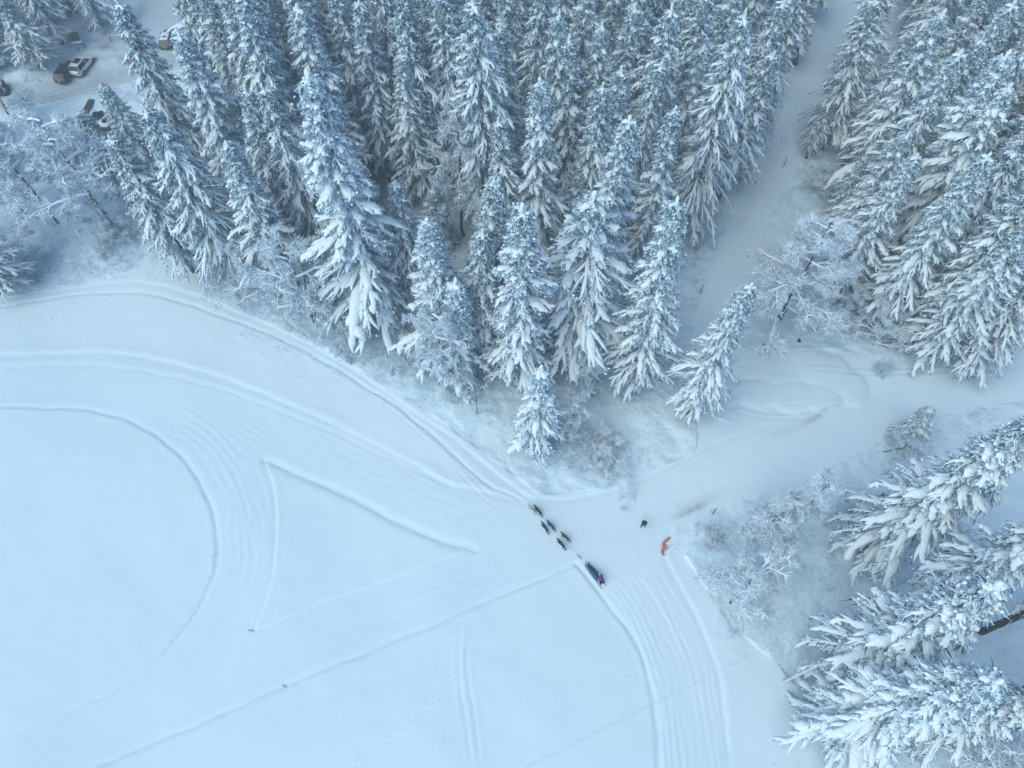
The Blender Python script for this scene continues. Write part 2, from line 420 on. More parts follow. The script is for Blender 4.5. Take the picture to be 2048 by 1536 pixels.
# classic ski tracks, sled and snowmobile ruts
tracks([(-300, 735), (0, 728), (170, 726), (300, 745), (480, 792), (640, 855), (780, 920), (900, 972), (1045, 1008)], [0.0, 0.3], 0.05, 0.12)
tracks([(1080, 1013), (1150, 1018), (1240, 1005), (1330, 972), (1420, 930), (1530, 890), (1620, 850), (1720, 800)], [0, 0.3, 0.9], 0.035, 0.12)
tracks([(1420, 1010), (1330, 1050), (1200, 1105), (1080, 1152), (940, 1205), (760, 1275), (560, 1355), (380, 1430), (180, 1520)], [0, 0.32], 0.045, 0.12)
tracks([(1000, 1140), (880, 1170), (760, 1215), (640, 1260)], [0, 0.8, 1.5], 0.02, 0.2)
E_mid = [(1240, 1120), (1300, 1190), (1352, 1290), (1385, 1400), (1398, 1536), (1395, 1750)]
tracks(E_mid, [-2.6, -2.2, -1.5, -1.1, -0.5, 0.0, 0.5, 0.9, 1.6, 2.1], 0.04, 0.13, wob=0.34)
tracks([(1185, 1150), (1240, 1210), (1280, 1290), (1310, 1390), (1325, 1536), (1325, 1750)], [0.0, 0.5, 1.1, 1.6], 0.055, 0.14, wob=0.2)
tracks([(1265, 1090), (1310, 1180), (1350, 1250), (1360, 1300)], [0, 0.35], 0.07, 0.12)
tracks([(860, 850), (920, 920), (985, 985), (1030, 1010)], [-0.9, -0.5, 0.1, 0.5], 0.05, 0.13, wob=0.3)
tracks([(380, 578), (440, 590), (490, 615), (560, 655)], [0.0, 0.5, 1.2], 0.06, 0.14)
tracks([(560, 672), (640, 715), (720, 765), (800, 822), (870, 885), (930, 940)], [0.0, -0.5], 0.05, 0.12)
tracks([(-60, 640), (0, 665), (60, 690), (110, 715)], [0, 0.45], 0.05, 0.13)
tracks([(930, 1232), (917, 1300), (922, 1380), (935, 1460), (945, 1560)], [0, 0.75], 0.07, 0.16, wob=0.1)
tracks([(925, 1300), (890, 1370), (830, 1440), (760, 1500), (690, 1545)], [0], 0.05, 0.15, wob=0.3)
tracks([(1420, 800), (1520, 835), (1640, 830), (1760, 795)], [0, 0.7, 1.6], 0.04, 0.16)
tracks([(1600, 740), (1760, 748), (1900, 742), (2048, 735)], [0, 0.7], 0.05, 0.18, dirt=0.12)
tracks([(1375, 860), (1300, 860), (1290, 920), (1292, 960)], [0, 0.5], 0.05, 0.15)
tracks([(1310, 860), (1350, 905), (1360, 915)], [0, 0.4], 0.05, 0.15)
tracks([(1480, 560), (1530, 430), (1590, 300), (1640, 180), (1700, 30)], [-2.2, -1.5, 0.2, 0.9, 1.8], 0.05, 0.18)
tracks([(450, 860), (530, 905)], [0, 0.6, 1.4, 2.0], 0.05, 0.2)
tracks([(300, 850), (380, 890), (430, 950), (465, 1030), (470, 1110), (455, 1190)], [0, 0.8, 1.5, 2.4, 3.3], 0.03, 0.2, wob=0.4)
tracks([(560, 870), (700, 935), (840, 1000), (960, 1050)], [0, 0.9, 2.0, 3.2], 0.02, 0.2, wob=0.2)
tracks([(40, 625), (62, 640), (60, 665)], [0, 0.8], 0.06, 0.15)
# footprints
def prints(pxs, step=0.75, side=0.16, depth=0.10, s=0.14):
    global Z
    L = ground_line(pxs, 12); seg = np.hypot(*np.diff(L, axis=0).T); acc = np.concatenate([[0], np.cumsum(seg)])
    for i, t in enumerate(np.arange(0, acc[-1], step)):
        x = np.interp(t, acc, L[:, 0]); y = np.interp(t, acc, L[:, 1])
        k = min(np.searchsorted(acc, t), len(seg) - 1); d = (L[k + 1] - L[k]) / (seg[k] + 1e-9) if k < len(seg) else np.array([1, 0])
        o = side * (1 if i % 2 else -1) + random.uniform(-.08, .08)
        x -= d[1] * o; y += d[0] * o
        i0, i1 = np.searchsorted(gx, [x - .6, x + .6]); j0, j1 = np.searchsorted(gy, [y - .6, y + .6])
        r2 = (GX[j0:j1, i0:i1] - x) ** 2 + (GY[j0:j1, i0:i1] - y) ** 2
        Z[j0:j1, i0:i1] += -depth * np.exp(-r2 / s ** 2) + depth * .4 * np.exp(-r2 / (s * 2) ** 2)
random.seed(4)
prints([(598, 745), (612, 765), (650, 780), (720, 800), (780, 812), (830, 850), (880, 890), (925, 950)])
prints([(600, 750), (670, 765), (740, 790), (790, 815)])
prints([(925, 1310), (880, 1385), (810, 1455), (730, 1515), (690, 1545)], 0.5)
prints([(145, 625), (180, 640), (215, 670), (240, 705), (262, 730)], 1.0)
prints([(930, 1230), (925, 1320), (928, 1420), (942, 1540)], 0.6, 0.3)
prints([(1255, 1330), (1262, 1390), (1275, 1440)], 0.8)
prints([(880, 880), (915, 935), (950, 965), (1000, 975)], 0.45, 0.4)
prints([(350, 590), (400, 610), (480, 640)], 0.9)

# heaped snow pushed aside by a plough
MND = np.zeros((NY, NX))
for (px, py, rx, ry, h) in [(1560, 740, 3.2, 2.6, .9), (1625, 735, 3.0, 2.8, 1.0), (1668, 755, 2.4, 3.0, .9), (1700, 775, 2.0, 2.6, .7), (1520, 785, 3.0, 2.0, .8), (1585, 790, 3.2, 2.2, .9), (1645, 795, 2.6, 2.0, .8), (1510, 735, 2.4, 2.2, .6), (1600, 720, 2.6, 1.8, .8)]:
    x, y = at(px, py)
    r = np.sqrt(((GX - x) / rx) ** 2 + ((GY - y) / ry) ** 2) + 0.08 * lattice(GX, GY, 1.0, 60)
    MND = np.maximum(MND, h * (1 - np.clip(r, 0, 1) ** 3) + 0.05 * lattice(GX, GY, 0.9, 61) * (r < 1))
Z += 0.38 * (1 - np.exp(-MND * 1.6))
for (px, py, rx, ry, h) in [(200, 150 - 45, 3, 1.2, .5), (235, 125, 3.5, 1.5, .6), (300, 105, 5, 1.4, .5), (160, 90, 3.5, 1.2, .5), (70, 150, 4, 1.5, .5)]:
    x, y = at(px, py)
    r = np.sqrt(((GX - x) / rx) ** 2 + ((GY - y) / ry) ** 2)
    Z += h * np.clip(1 - r ** 2, 0, 1) * (1 + 0.3 * lattice(GX, GY, 0.7, 63))

# dirt: sanded road ruts, scraped patches
def stain(pxs, w, amt, n=8, streak=True):
    global DIRT
    D, S, T = sdist(ground_line(pxs, n), w * 2.5 + 1)
    f = np.clip(S / 2.0, 0, 1) * np.clip((T - S) / 3.0, 0, 1)
    st = 0.65 + 0.5 * lattice(S * 0.25, D * 3, 0.6, 70) if streak else 1
    DIRT = np.maximum(DIRT, amt * f * G_(D, w) * np.clip(st, 0, 1.3))
for off, a_ in ((0, .60), (8, .45), (-9, .50), (17, .35), (-18, .30)):
    stain([(-100, 232 + off), (60, 200 + off), (150, 178 + off), (270, 145 + off), (380, 108 + off), (470, 80 + off), (560, 45 + off)], 0.42, a_)
stain([(0, 205), (150, 172), (270, 140), (400, 98), (560, 35)], 2.6, .45)
stain([(203, 112), (215, 90), (232, 70)], 0.8, .65)
stain([(255, 60), (280, 25), (300, -10)], 0.9, .45)
stain([(1335, 1040), (1365, 1026), (1400, 1010), (1445, 985)], 0.42, .7)
stain([(1340, 1036), (1400, 1005), (1480, 965)], 0.8, .3)
stain([(1590, 858), (1650, 822), (1680, 808)], 0.35, .5)
stain([(1655, 815), (1690, 800)], 0.35, .5)
stain([(1695, 796), (1722, 790)], 0.35, .5)
stain([(1520, 880), (1600, 850), (1660, 822)], 0.5, .12)
stain([(1905, 757), (1960, 752)], 0.25, .35)
stain([(1535, 280), (1550, 240), (1590, 150)], 0.5, .15)
stain([(508, 1030), (509, 1060)], 0.15, .35)
stain([(490, 1040), (490, 1080)], 0.25, .12)
stain([(1470, 470), (1560, 300), (1600, 200)], 0.6, .10)
DIRT = np.clip(DIRT, 0, 0.85)

def zat(x, y):
    i = np.clip(np.searchsorted(gx, x) - 1, 0, NX - 2); j = np.clip(np.searchsorted(gy, y) - 1, 0, NY - 2)
    fx = (x - gx[i]) / (gx[i + 1] - gx[i]); fy = (y - gy[j]) / (gy[j + 1] - gy[j])
    return float((Z[j, i] * (1 - fx) + Z[j, i + 1] * fx) * (1 - fy) + (Z[j + 1, i] * (1 - fx) + Z[j + 1, i + 1] * fx) * fy)

idx = np.arange(NY * NX).reshape(NY, NX)
quads = np.stack([idx[:-1, :-1], idx[:-1, 1:], idx[1:, 1:], idx[1:, :-1]], -1).reshape(-1, 4)
cls = np.where(is_road, 3, np.where(is_trail, 1, np.where(is_field, 0, 2)))[:-1, :-1].ravel()
allV = np.stack([GX.ravel(), GY.ravel(), Z.ravel()], 1)
# shared normals across the seams between the sheets
gz_y, gz_x = np.gradient(Z, gy, gx)
for c, nm, m, lab in ((0, 'snow_field', M_field, None), (1, 'groomed_trail', M_trail, None), (2, 'forest_floor', M_forest, None), (3, 'snowy_road', M_road, None)):
    q = quads[cls == c]
    used, inv = np.unique(q.ravel(), return_inverse=True)
    me = mesh_np(nm, allV[used], inv.reshape(-1, 4), [m])
    a = me.attributes.new('dirt', 'FLOAT', 'POINT'); a.data.foreach_set('value', DIRT.ravel()[used].astype(np.float32))
    lv = np.stack([LANE.ravel()[used], ALONG.ravel()[used], np.zeros(len(used))], 1).astype(np.float32)
    a = me.attributes.new('lane', 'FLOAT_VECTOR', 'POINT'); a.data.foreach_set('vector', lv.ravel())
    o = obj(nm, me); tag(o, kind='structure')

# ------------------------------------------------------------------ spruces
def spruce(seed, H=28.0, rmax=3.4, snow=1.0, base=0.18, step=0.62, per=6, droop=0.62, curtain=1.0, frost=0.5, needle_n=26, side_m=5):
    r = np.random.default_rng(seed)
    h0 = H * base
    zs = []
    z = h0
    while z < H - 0.7:
        zs.append(z); z += step * (0.55 + 0.6 * (1 - (z - h0) / (H - h0)))
    zz = np.repeat(zs, per) + r.uniform(-.25, .25, len(zs) * per)
    n = len(zz); t = np.clip((H - zz) / (H - h0), 0.02, 1)
    azm = np.arange(n) * 2.399 + r.uniform(-.5, .5, n)
    L = rmax * (0.06 + 0.94 * t ** 0.82) * r.uniform(0.62, 1.18, n) * (1 - 0.35 * np.clip((t - 0.85) / 0.15, 0, 1))
    L *= 1 + 0.16 * np.sin(azm * 1.0 + seed) + 0.12 * np.sin(azm * 2 + seed * 2 + zz * 0.3)
    L *= 1 + 0.20 * np.sin(zz * 2 * np.pi / 2.7 + 1.3 * np.sin(azm)) * np.clip(t * 3, 0, 1)
    e0 = 0.30 - 0.50 * t + r.uniform(-.15, .15, n)
    dr = droop * (0.55 + 0.6 * t) * r.uniform(0.75, 1.3, n)
    lean = np.array([r.uniform(-.3, .3), r.uniform(-.3, .3)])
    def axisx(zv): return lean[None] * ((zv / H)[:, None] ** 2) * 1.2
    K = 8
    s = np.linspace(0, 1, K)
    bend = r.uniform(-.18, .18, n)
    def curve(azm, L, e0, dr, bend, P0, s):
        dirx = np.cos(azm); diry = np.sin(azm)
        hor = L[:, None] * s * (1 - 0.12 * s ** 2 * dr[:, None])
        lat = bend[:, None] * L[:, None] * s ** 2
        dz = L[:, None] * (np.tan(e0)[:, None] * s - dr[:, None] * s ** 1.7 + 0.16 * dr[:, None] * s ** 4)
        X = P0[:, 0:1] + dirx[:, None] * hor - diry[:, None] * lat
        Y = P0[:, 1:2] + diry[:, None] * hor + dirx[:, None] * lat
        return np.stack([X, Y, P0[:, 2:3] + dz], -1)
    ax = axisx(zz)
    P0 = np.stack([ax[:, 0], ax[:, 1], zz], 1)
    P = curve(azm, L, e0, dr, bend, P0, s)
    prof = np.array([0.35, 0.75, 0.95, 1.05, 1.0, 0.9, 0.72, 0.22])
    w = snow * (0.135 + 0.055 * np.sqrt(L)) * r.uniform(0.55, 1.3, n) * np.where(r.uniform(0, 1, n) < 0.10, 0.35, 1.0) * np.clip(0.72 + 2.0 * t, 0, 1)
    R = w[:, None] * prof * r.uniform(0.62, 1.3, (n, K))
    Ps = P.copy(); Ps[..., 2] += R * 0.5
    SG = Geo()
    V, F = tubes(Ps, R, 6, 0.78, 0.22, r); SG.add(V, F)
    # side fingers
    m = side_m
    k = np.tile(np.arange(m), n); bi = np.repeat(np.arange(n), m)
    sv = np.clip((0.22 + 0.62 * k / (m - 1)) + r.uniform(-.06, .06, n * m), 0.12, 0.92)
    fi = sv * (K - 1); i0 = fi.astype(int); fr = (fi - i0)[:, None]
    Q0 = P[bi, i0] * (1 - fr) + P[bi, np.minimum(i0 + 1, K - 1)] * fr
    tan = P[bi, np.minimum(i0 + 1, K - 1)] - P[bi, i0]; tan /= np.linalg.norm(tan, axis=1, keepdims=True)
    sgn = np.where(k % 2 == 0, 1, -1)
    a2 = np.arctan2(tan[:, 1], tan[:, 0]) + sgn * r.uniform(.2, .62, n * m)
    L2 = L[bi] * r.uniform(.22, .46, n * m) * (1.15 - 0.75 * sv)+0.12
    slope = np.clip(tan[:, 2] / (np.hypot(tan[:, 0], tan[:, 1]) + .15), -1.3, .6)
    e2 = np.arctan(slope * 0.85); d2 = dr[bi] * r.uniform(.3, .8, n * m)
    K2 = 5; s2 = np.linspace(0, 1, K2)
    Pf = curve(a2, L2, e2, d2, r.uniform(-.2, .2, n * m), Q0, s2)
    R2 = (w[bi] * r.uniform(.42, .85, n * m))[:, None] * np.array([.7, 1.0, 1.0, .8, .22]) * r.uniform(.65, 1.3, (n * m, K2))
    keep = r.uniform(0, 1, n * m) < 0.92
    Pg = Pf.copy(); Pg[..., 2] += R2 * 0.45
    V, F = tubes(Pg[keep], R2[keep], 5, 0.8, 0.22, r); SG.add(V, F)
    # leader
    lz = np.linspace(H - 2.2, H + .25, 9); la = axisx(lz)
    LP = np.stack([la[:, 0] + r.uniform(-.05, .05, 9), la[:, 1] + r.uniform(-.05, .05, 9), lz], 1)
    V, F = tubes(LP[None], (np.array([.16, .2, .14, .22, .13, .2, .12, .16, .03]) * snow ** .5)[None] * .8, 6, 1, .2, r); SG.add(V, F)
    # small snow clots scattered over the twigs
    nc = int(n * 7)
    ci = r.integers(0, n * m, nc); cs = r.uniform(0.2, 1, nc); cf = cs * (K2 - 1); c0 = cf.astype(int); c1 = np.minimum(c0 + 1, K2 - 1); cw = (cf - c0)[:, None]
    C = Pf[ci, c0] * (1 - cw) + Pf[ci, c1] * cw + r.normal(0, .17, (nc, 3)) - np.array([0, 0, .1])
    cr = r.uniform(.045, .12, nc) * snow ** .5
    octv = np.array([[1, 0, 0], [0, 1, 0], [-1, 0, 0], [0, -1, 0], [0, 0, .8], [0, 0, -.7]])
    octf = np.array([[0, 1, 4], [1, 2, 4], [2, 3, 4], [3, 0, 4], [1, 0, 5], [2, 1, 5], [3, 2, 5], [0, 3, 5]])
    OV = C[:, None, :] + octv[None] * (cr[:, None, None] * r.uniform(.7, 1.4, (nc, 1, 3)))
    SG.add(OV.reshape(-1, 3), (octf[None] + (np.arange(nc) * 6)[:, None, None]).reshape(-1, 3))
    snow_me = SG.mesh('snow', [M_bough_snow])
    # needles: hanging sprays under every bough and finger
    NG = Geo()
    def sprays(Pc, Lc, cnt, wid, leng, spread):
        N_, Kc, _ = Pc.shape
        ii = np.repeat(np.arange(N_), cnt); q = len(ii)
        ss = r.uniform(0.05, 1, q); f = ss * (Kc - 1); a = f.astype(int); b = np.minimum(a + 1, Kc - 1); ww = (f - a)[:, None]
        O = Pc[ii, a] * (1 - ww) + Pc[ii, b] * ww
        T = Pc[ii, b] - Pc[ii, a]; T[a == b] = Pc[ii, -1][a == b] - Pc[ii, -2][a == b]
        T /= np.linalg.norm(T, axis=1, keepdims=True) + 1e-9
        S = np.cross(T, [0, 0, 1]); S /= np.linalg.norm(S, axis=1, keepdims=True) + 1e-9
        lat = r.uniform(-1, 1, q)
        D = T * r.uniform(.1, .7, q)[:, None] + S * (lat * spread)[:, None] + np.array([0, 0, -1]) * (r.uniform(.15, 1.0, q) * curtain)[:, None]
        D /= np.linalg.norm(D, axis=1, keepdims=True)
        ln = leng * r.uniform(.55, 1.35, q)
        W = np.cross(D, r.normal(0, 1, (q, 3))); W /= np.linalg.norm(W, axis=1, keepdims=True)
        wd = wid * r.uniform(.6, 1.4, q)
        O = O + S * (lat * .06)[:, None]
        v = np.stack([O - W * wd[:, None] * .6, O + W * wd[:, None] * .6, O + D * ln[:, None] * .6 + W * wd[:, None] * .5, O + D * ln[:, None]], 1)
        V = v.reshape(-1, 3); F = (np.array([[0, 1, 2], [0, 2, 3]])[None] + (np.arange(q) * 4)[:, None, None]).reshape(-1, 3)
        u = r.uniform(0, 1, q); mi = np.where(u < frost * 1.0, 1, np.where(u < frost * 1.0 + .3, 2, 0))
        NG.add(V, F, np.repeat(mi, 2))
    sprays(P, L, needle_n, .06, .55, .85)
    sprays(Pf, L2, max(4, int(needle_n * .30)), .055, .42, .8)
    # dark core so the middle of the crown is not see-through: short stiff inner twigs
    needle_me = NG.mesh('needles', [M_needle, M_frost, M_frost2], False)
    # trunk with dead lower branches
    TG = Geo()
    tz = np.linspace(-0.6, H - .4, 12); ta = axisx(np.maximum(tz, 0))
    TP = np.stack([ta[:, 0], ta[:, 1], tz], 1)
    V, F = tubes(TP[None], (0.03 + 0.30 * (1 - np.linspace(0, 1, 12)) ** .8)[None], 9, 1, .04, r); TG.add(V, F)
    nd = 46
    dz = r.uniform(2.2, h0 + 3, nd); da = r.uniform(0, 6.283, nd); dl = r.uniform(.7, 2.0, nd)
    dP = curve(da, dl, r.uniform(-.1, .3, nd), r.uniform(.2, .7, nd), r.uniform(-.3, .3, nd), np.stack([np.zeros(nd), np.zeros(nd), dz], 1), np.linspace(0, 1, 6))
    V, F = tubes(dP, np.tile(np.linspace(.032, .012, 6), (nd, 1)), 4); TG.add(V, F, 1)
    trunk_me = TG.mesh('trunk', [M_bark, M_rime])
    return dict(trunk=trunk_me, needles=needle_me, snow=snow_me, H=H, R=rmax)

PROTO = [
    spruce(11, 28, 3.3, 1.15, .14, .70, 6, .62, 1.0, .55),
    spruce(12, 28, 2.9, 1.0, .12, .66, 6, .55, .9, .55),
    spruce(13, 28, 3.5, .80, .16, .66, 6, .75, 1.15, .45),
    spruce(14, 28, 2.4, .95, .16, .66, 5, .60, 1.0, .5),
    spruce(15, 28, 4.8, 1.0, .16, .95, 5, .78, .9, .6, 36, 7),
    spruce(16, 28, 3.2, .85, .22, .68, 6, .66, 1.1, .42),
    spruce(17, 30, 4.4, .80, .18, .74, 6, .80, 1.2, .5, 34, 6),
    spruce(18, 12, 2.2, 1.35, .04, .52, 6, .42, .8, .7, 24),
    spruce(19, 28, 3.4, 1.30, .36, .78, 6, .70, 1.0, .55, 28),
    spruce(20, 28, 3.7, 1.25, .10, .70, 6, .60, .8, .65, 28, 6),
]

# ------------------------------------------------------------------ rimed bare trees and shrubs
def bare_tree(seed, H=14.0, rad=4.0, n1=16, low=.3, dens=1.0, multi=1, up=.7, thick=1.9, tw=.038, m_twig=None, twl=.45):
    r = np.random.default_rng(seed)
    TG = Geo(); BG = Geo()
    starts = []
    tz = np.linspace(-.4, H, 12)
    for q in range(multi):
        a = r.uniform(0, 6.28); tilt = 0 if multi == 1 else rad * r.uniform(.2, .6)
        x = np.cumsum(r.normal(0, .10, 12)) * H / 14 + math.cos(a) * tilt * (np.maximum(tz, 0) / H) ** 1.3
        y = np.cumsum(r.normal(0, .10, 12)) * H / 14 + math.sin(a) * tilt * (np.maximum(tz, 0) / H) ** 1.3
        x -= x[0]; y -= y[0]
        TP = np.stack([x, y, tz], 1)
        V, F = tubes(TP[None], (0.02 + 0.0085 * H * (1 - np.linspace(0, 1, 12)) ** .9)[None] / (multi ** .4), 7, 1, .08, r); TG.add(V, F)
        starts.append(TP)
    def grow(P, cnt, frac, ang, upv, K, lo=.25, hi=1.0):
        N_, Kc, _ = P.shape
        ii = np.repeat(np.arange(N_), cnt); q = len(ii)
        ss = r.uniform(lo, hi, q); f = ss * (Kc - 1); a = np.minimum(f.astype(int), Kc - 2); ww = (f - a)[:, None]
        O = P[ii, a] * (1 - ww) + P[ii, a + 1] * ww
        T = P[ii, a + 1] - P[ii, a]; T /= np.linalg.norm(T, axis=1, keepdims=True) + 1e-9
        LL = np.linalg.norm(P[:, -1] - P[:, 0], axis=1)[ii] * r.uniform(frac * .6, frac * 1.25, q) * (1.25 - .6 * ss)
        W = np.cross(T, r.normal(0, 1, (q, 3))); W /= np.linalg.norm(W, axis=1, keepdims=True) + 1e-9
        an = r.uniform(ang * .6, ang * 1.3, q)[:, None]
        D = T * np.cos(an) + W * np.sin(an)
        s = np.linspace(0, 1, K)[None, :, None]
        kink = r.normal(0, .10, (q, K, 3)); kink[:, 0] = 0; kink = np.cumsum(kink, 1) * .6
        C = O[:, None, :] + (D[:, None, :] * s + np.array([0, 0, upv]) * s ** 2 + kink * s) * LL[:, None, None]
        return C
    cnt = max(3, int(n1 / multi))
    TPs = np.stack(starts)
    # limbs from the trunk
    q = cnt * multi; ii = np.repeat(np.arange(multi), cnt)
    zf = np.tile(np.linspace(low, .97, cnt), multi) + r.uniform(-.02, .02, q); fz = np.clip(zf, 0, .99) * 11; a = fz.astype(int); ww = (fz - a)[:, None]
    O = TPs[ii, a] * (1 - ww) + TPs[ii, a + 1] * ww
    azm = np.arange(q) * 2.4 + r.uniform(-.4, .4, q); LL = rad * np.clip(1.25 - zf * .9, .25, 1) * r.uniform(.7, 1.15, q)
    K = 8; s = np.linspace(0, 1, K)[None, :, None]
    D = np.stack([np.cos(azm), np.sin(azm), np.tan(r.uniform(.35, .8, q) * up)], 1)
    kink = r.normal(0, .06, (q, K, 3)); kink[:, 0] = 0; kink = np.cumsum(kink, 1)
    L1 = O[:, None, :] + (D[:, None, :] * s - np.array([0, 0, 1]) * (s ** 2) * r.uniform(0, .5, q)[:, None, None] + kink * s) * LL[:, None, None]
    V, F = tubes(L1, thick * np.linspace(.085, .035, K)[None] * (LL / 3.5)[:, None] ** .5 * r.uniform(.8, 1.2, (q, 1)), 5, 1, .15, r); BG.add(V, F)
    L2 = grow(L1, int(7 * dens), .42, .75, .05, 5)
    V, F = tubes(L2, thick * np.tile(np.linspace(.048, .026, 5), (len(L2), 1)), 4, 1, .2, r); BG.add(V, F)
    L3 = grow(L2, int(8 * dens), .55, .8, .0, 4)
    V, F = tubes(L3, thick * np.tile(np.linspace(.032, .018, 4), (len(L3), 1)), 3, 1, .2, r); BG.add(V, F)
    # finest twigs: rimed slivers
    L = grow(L3, 8, .8, .8, 0, 2)
    nT = len(L); A = L[:, 0]; Dv = L[:, 1] - L[:, 0]; Dv /= np.linalg.norm(Dv, axis=1, keepdims=True) + 1e-9
    ln = r.uniform(.5, 1.3, nT) * twl
    W = np.cross(Dv, r.normal(0, 1, (nT, 3))); W /= np.linalg.norm(W, axis=1, keepdims=True) + 1e-9
    V = np.stack([A - W * tw, A + W * tw, A + Dv * ln[:, None]], 1).reshape(-1, 3)
    WG = Geo(); WG.add(V, np.arange(nT * 3).reshape(-1, 3))
    trunk = TG.mesh('trunk', [M_bark]); limbs = BG.mesh('limbs', [M_rime]); twigs = WG.mesh('twigs', [m_twig or M_twig], False)
    return dict(trunk=trunk, limbs=limbs, twigs=twigs, H=H, R=rad)

BARE = [
    bare_tree(31, 14, 4.4, 20, .28, 1.25),
    bare_tree(32, 16, 3.6, 20, .35, 1.1),
    bare_tree(33, 12, 5.0, 16, .25, 1.15, up=.9),
    bare_tree(34, 9, 2.2, 14, .3, 1.0, thick=.9),
    bare_tree(35, 8, 4.2, 20, .12, 1.1, multi=4, thick=1.5),
    bare_tree(36, 20, 3.2, 26, .25, 1.1, up=.5, thick=1.5),
    bare_tree(37, 2.6, 2.4, 26, .05, 1.15, multi=9, thick=.45, tw=.016, twl=.35),
]

GROUPS = {}
def place(proto, name, x, y, h, rs, label, cat, group, rz=None, tip=None):
    z = zat(x, y)
    r0 = empty(name, (x, y, z), random.uniform(0, 6.283) if rz is None else rz)
    sz = h / proto['H']; sx = rs * (1.36 if 'needles' in proto else 1.0)
    tag(r0, label, cat, group)
    def kid(nm, me, par):
        o = obj(nm, me, par); return o
    t = kid('trunk', proto['trunk'], r0)
    if 'needles' in proto:
        c = kid('crown', proto['needles'], r0); s = kid('snow', proto['snow'], c)
    else:
        c = kid('crown', proto['limbs'], r0); s = kid('twigs', proto['twigs'], c)
    t.scale = (min(sx, 1.1), min(sx, 1.1), sz); c.scale = (sx, sx, sz)
    if 'needles' in proto: r0.rotation_euler = (random.gauss(0, .018), random.gauss(0, .018), r0.rotation_euler.z)
    if tip is not None:
        tx, ty = at(tip[0], tip[1], h)
        r0.rotation_euler = (Vector((tx - x, ty - y, h - z)).to_track_quat('Z', 'Y').to_matrix() @ Matrix.Rotation(random.uniform(0, 6.28), 3, 'Z')).to_euler()
    return r0

BASES = []
def tip_xy(px, py, h): return at(px, py, h + 0.1)

random.seed(21)
